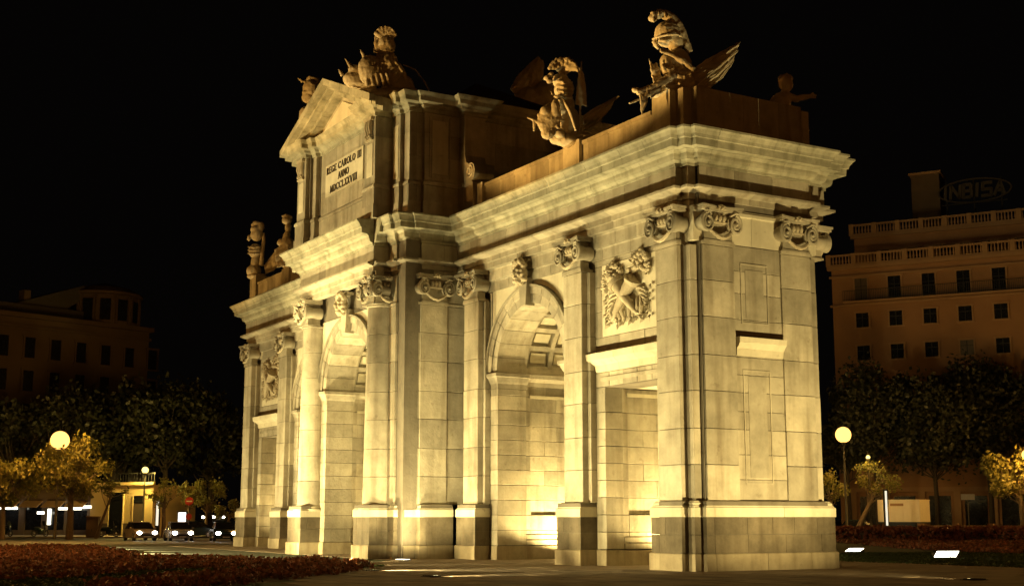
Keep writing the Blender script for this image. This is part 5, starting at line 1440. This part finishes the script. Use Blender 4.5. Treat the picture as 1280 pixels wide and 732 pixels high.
S = SC(k, *O); S.sheet([[(738, 92), (744, 100), (746, 116), (747, 140)], [(738, 93), (736, 108), (734, 126), (733, 138)]], -.1, 2.6, 1.6, 5).t([(741, 84, -.1), (740, 96, -.1), (739, 140, -.1), (738, 176, -.1)], [.8, 1.4, 1.5, 1.6]); S.done('pointed_banner', t2, .026)
S = SC(k, *O); S.sheet([[(742, 150), (756, 140), (770, 132), (783, 125)], [(744, 168), (758, 160), (768, 150), (775, 142)]], .1, 3, 2.2, 8).t([(738, 168, 0), (786, 126, 0)], [1.4, .9]); S.done('flag', t2, .03)
S = SC(k, *O)
S.e(702, 158, 14, 19, 5, d=-.42, rot=18).e(709, 147, 6, 12, 4, d=-.5).e(697, 150, 6, 6, 4, d=-.5).e(700, 176, 8, 8, 5, d=-.4).e(714, 176, 7, 6, 5, d=-.35)
for a in range(0, 360, 40):
    x, y = 703 + 16 * math.cos(R(a)), 160 - 19 * math.sin(R(a)); S.t([(703 + 9 * math.cos(R(a)), 160 - 12 * math.sin(R(a)), -.45), (x, y, -.42)], [3.4, 1.4])
S.t([(694, 166, -.45), (684, 160, -.4), (676, 157, -.4)], [3.5, 2, .8]).t([(684, 160, -.4), (684, 174, -.4)], [2, 1.5]); S.done('shield', t2, .026)
S = SC(k, *O); S.t([(708, 130, -.35), (718, 136, -.5), (726, 150, -.55), (733, 174, -.5)], [1.6, 2.2, 2.6, 1.4]); S.t([(706, 128, -.3), (704, 124, -.3)], [1.4, .6]); S.done('scabbard', t2, .024)
S = SC(k, *O); S.e(726, 182, 18, 7, 12).e(712, 180, 10, 6, 9).e(742, 178, 12, 7, 9); S.done('rocky_base', t2, .05)

# trophy at the right foot of the pediment
t3 = base_thing(4.75, -3.05, 19.5, 'large stone trophy with fan-plumed helmet and round shield, right of the pediment'); k = 1 / 27.0; O = (474, 120)
S = SC(k, *O); S.e(466, 54, 11, 13, 10).e(464, 62, 10, 8, 9).t([(456, 62, -.1), (454, 52, -.1), (457, 44, -.1)], [2.5, 2.5, 1.5]); S.done('helmet', t3, .035)
S = SC(k, *O)
for i in range(7):
    a = 2.5 - i * .33; x, y = 465 + 15 * math.cos(a), 50 - 19 * math.sin(a); S.t([(466, 48, 0), ((465 + x) / 2, (48 + y) / 2, -.1), (x, y, -.15)], [3, 3.4, 3.0])
S.done('plume', t3, .03)
S = SC(k, *O); S.e(468, 74, 12, 13, 10).e(474, 92, 15, 20, 12).e(484, 104, 16, 15, 12)
for i in range(4): S.t([(456 + i * 4, 66, -.25), (460 + i * 4, 80, -.38)], [1.8, 2.2])
S.done('cuirass', t3, .04)
S = SC(k, *O); S.e(450, 88, 16, 20, 5, d=-.35, rot=-14).e(446, 86, 11, 14, 5, d=-.45, rot=-14)
for i in range(5): S.t([(444 + i * 6, 92, -.5), (447 + i * 6.4, 108, -.5)], [1.6, 2.2])
for p in (((441, 70), (436, 60)), ((426, 82), (418, 71)), ((416, 92), (411, 84))): S.t([(p[0][0], p[0][1], -.2), (p[1][0], p[1][1], -.2)], [2.6, .8])
S.done('shield', t3, .034)
S = SC(k, *O); S.e(428, 96, 12, 10, 9, d=-.1).e(430, 86, 8, 8, 8, d=-.1).sheet([[(420, 92), (440, 98), (456, 104)], [(424, 106), (440, 110), (456, 114)]], -.2, 4, 1.5, 5).sheet([[(462, 84), (474, 90), (482, 96)], [(462, 112), (476, 116), (490, 118)]], -.3, 3, 2, 7); S.done('drapery', t3, .04)
S = SC(k, *O); S.t([(470, 66, -.25), (488, 90, -.3), (498, 118, -.2)], [1.3, 2.6, 2.0]).t([(453, 40, 0), (452, 62, 0)], [.8, 1]); S.done('spear', t3, .024)
S = SC(k, *O); S.t([(486, 76, .1), (500, 82, .1), (512, 98, .1), (519, 113, .1), (521, 122, 0)], [.9, .9, .9, .9, .9], 6); S.done('lightning_rod', t3, .018)
S = SC(k, *O); S.e(474, 116, 38, 9, 20).e(492, 112, 14, 8, 12); S.done('rocky_base', t3, .06)

# trophy at the left foot of the pediment
t4 = base_thing(-5.2, -2.75, 19.5, 'stone trophy with horned helmet showing behind the left slope of the pediment'); k = 1 / 23.9; O = (384, 178)
S = SC(k, *O); S.e(381, 98, 10, 12, 10).e(378, 108, 8, 7, 8).t([(372, 90, -.2), (366, 86, -.3)], [2, .8]).t([(372, 104, -.3), (384, 103, -.36)], [1.4, 1.4]); S.done('helmet', t4, .035)
S = SC(k, *O); plume(S, [(374, 88), (380, 84), (387, 86), (391, 94), (393, 104)], 3.4); S.done('plume', t4, .03)
S = SC(k, *O); S.e(385, 118, 8, 8, 8).e(386, 136, 14, 17, 12).e(376, 130, 8, 10, 8, d=-.1).e(388, 160, 16, 20, 13).t([(374, 124, -.2), (371, 134, -.2), (374, 142, -.2)], [2.5, 3, 2]); S.done('cuirass', t4, .04)

# left end of the wing
t5 = base_thing(-20.4, .1, 15.9, 'small dark stone trophy with a spear on the far left corner of the gate'); k = 1 / 19.8; O = (318, 366)
S = SC(k, *O); S.e(314, 314, 7.5, 8, 7).e(312, 308, 6, 5, 6).e(318, 306, 4, 6, 5); S.done('helmet', t5, .04)
S = SC(k, *O); S.e(309, 302, 2, 2, 2).e(313, 300, 4, 3, 4).e(319, 304, 4, 6, 4).e(305, 318, 2, 4, 3); S.done('plume', t5, .035)
S = SC(k, *O); S.e(313, 334, 8, 9, 7).e(314, 348, 6, 8, 6).e(312, 358, 9, 8, 8)
for i in range(3): S.t([(305, 330 + i * 4, -.3), (313, 331 + i * 4, -.4), (320, 330 + i * 4, -.3)], [.9, 1.1, .9])
S.done('cuirass', t5, .04)
S = SC(k, *O); S.t([(323, 312, -.1), (323, 320, -.1), (321, 352, -.1)], [.6, 2.2, 3]); S.done('spear', t5, .03)
S = SC(k, *O); S.sheet([[(324, 352), (332, 340), (338, 332)], [(326, 362), (336, 358), (343, 350)]], 0, 3, 1.4, 5).e(338, 346, 5, 9, 5).e(316, 365, 12, 4, 9); S.done('drapery', t5, .04)
t6 = base_thing(-14.75, -.1, 15.5, 'small stone trophy half hidden behind the far end of the central cornice'); k = 1 / 21.2; O = (358, 350)
S = SC(k, *O); S.e(353, 291, 6, 5, 5).t([(347, 286, 0), (352, 285, -.1), (359, 287, 0)], [1.2, 2, 1.2]).e(355, 300, 4, 6, 4).e(353, 310, 4, 8, 4, rot=20).e(354, 322, 9, 12, 7).e(356, 338, 11, 13, 8).e(348, 318, 6, 5, 5); S.done('cuirass', t6, .035)
S = SC(k, *O); S.sheet([[(340, 328), (348, 322), (356, 318)], [(344, 350), (352, 348), (360, 346)]], -.25, 3, 1.6, 6); S.done('drapery', t6, .035)

# putto on the far right corner: one continuous body, arm stretched out to the right
t7 = base_thing(20.35, 5.15, 15.9, 'small stone putto with one arm stretched out, on the back right corner of the gate', 'statue', name='putto_statue'); k = 1 / 33.0; O = (1000, 136)
S = SC(k, *O); S.e(1003, 95, 8.5, 10, 9).e(1005, 99, 6.5, 6.5, 7, d=-.05).e(1010.5, 97, 1.6, 2.0, 2, d=-.05)          # skull, cheeks, nose
S.t([(1003, 103, 0), (1001, 108, 0)], [4.5, 5]).e(998, 117, 11, 11, 9, rot=-15).e(994, 128, 13, 12, 10)                  # neck, chest, belly
S.t([(1004, 111, 0), (1014, 115, -.05), (1024, 113.5, -.1), (1031, 112.5, -.1)], [5.2, 4.4, 3.6, 2.8]).e(1033.5, 112, 3.2, 2.8, 2.6, d=-.1)
for i in range(4): S.t([(1033, 110.5 + i * 1.2, -.1), (1037, 110.6 + i * 1.25, -.12), (1038 - .5 * i, 112 + i, -.16)], [.9, .8, .7])
S.t([(1032, 110, -.13), (1034.5, 108.2, -.16)], [.9, .7])
S.t([(992, 112, .1), (984, 122, .2), (980, 134, .2)], [5, 4, 3.2]).t([(998, 134, -.1), (1012, 138, -.15), (1020, 148, -.1)], [7, 6, 4]).e(1022, 151, 3, 4, 3)
S.done('body', t7, .024)
S = SC(k, *O)
for i in range(12): a = i * .55; S.e(1003 + 6.5 * math.cos(a), 89 + 3.5 * math.sin(a), 2.6, 2.6, 4, d=.03 * (i % 3))
S.done('hair', t7, .026)
S = SC(k, *O); S.t([(985, 135, -.1), (1002, 136, -.25), (1018, 144, -.2), (1026, 156, -.1)], [6, 7, 5, 3]).e(990, 137, 18, 6, 12); S.done('drapery', t7, .04)
# group over the opposite attic front, seen dimly over the roof
t8 = base_thing(-1.4, 8.2, 19.6, 'dim winged stone group on the far side of the attic roof', name='sculpture_group'); k = 1 / 23.0; O = (684, 196)
S = SC(k, *O); S.e(686, 150, 24, 40, 12).e(690, 108, 13, 14, 9).e(700, 96, 6, 8, 6).e(672, 120, 18, 20, 9).e(704, 108, 7, 9, 6); S.done('figures', t8, .07)
S = SC(k, *O); S.sheet([[(650, 102), (660, 84), (672, 72), (684, 61)], [(656, 112), (672, 108), (684, 104), (690, 84)]], 0, 4, 1.5, 8).e(680, 84, 9, 20, 4, rot=22).e(664, 98, 12, 9, 4, rot=-35); S.done('wing', t8, .06)
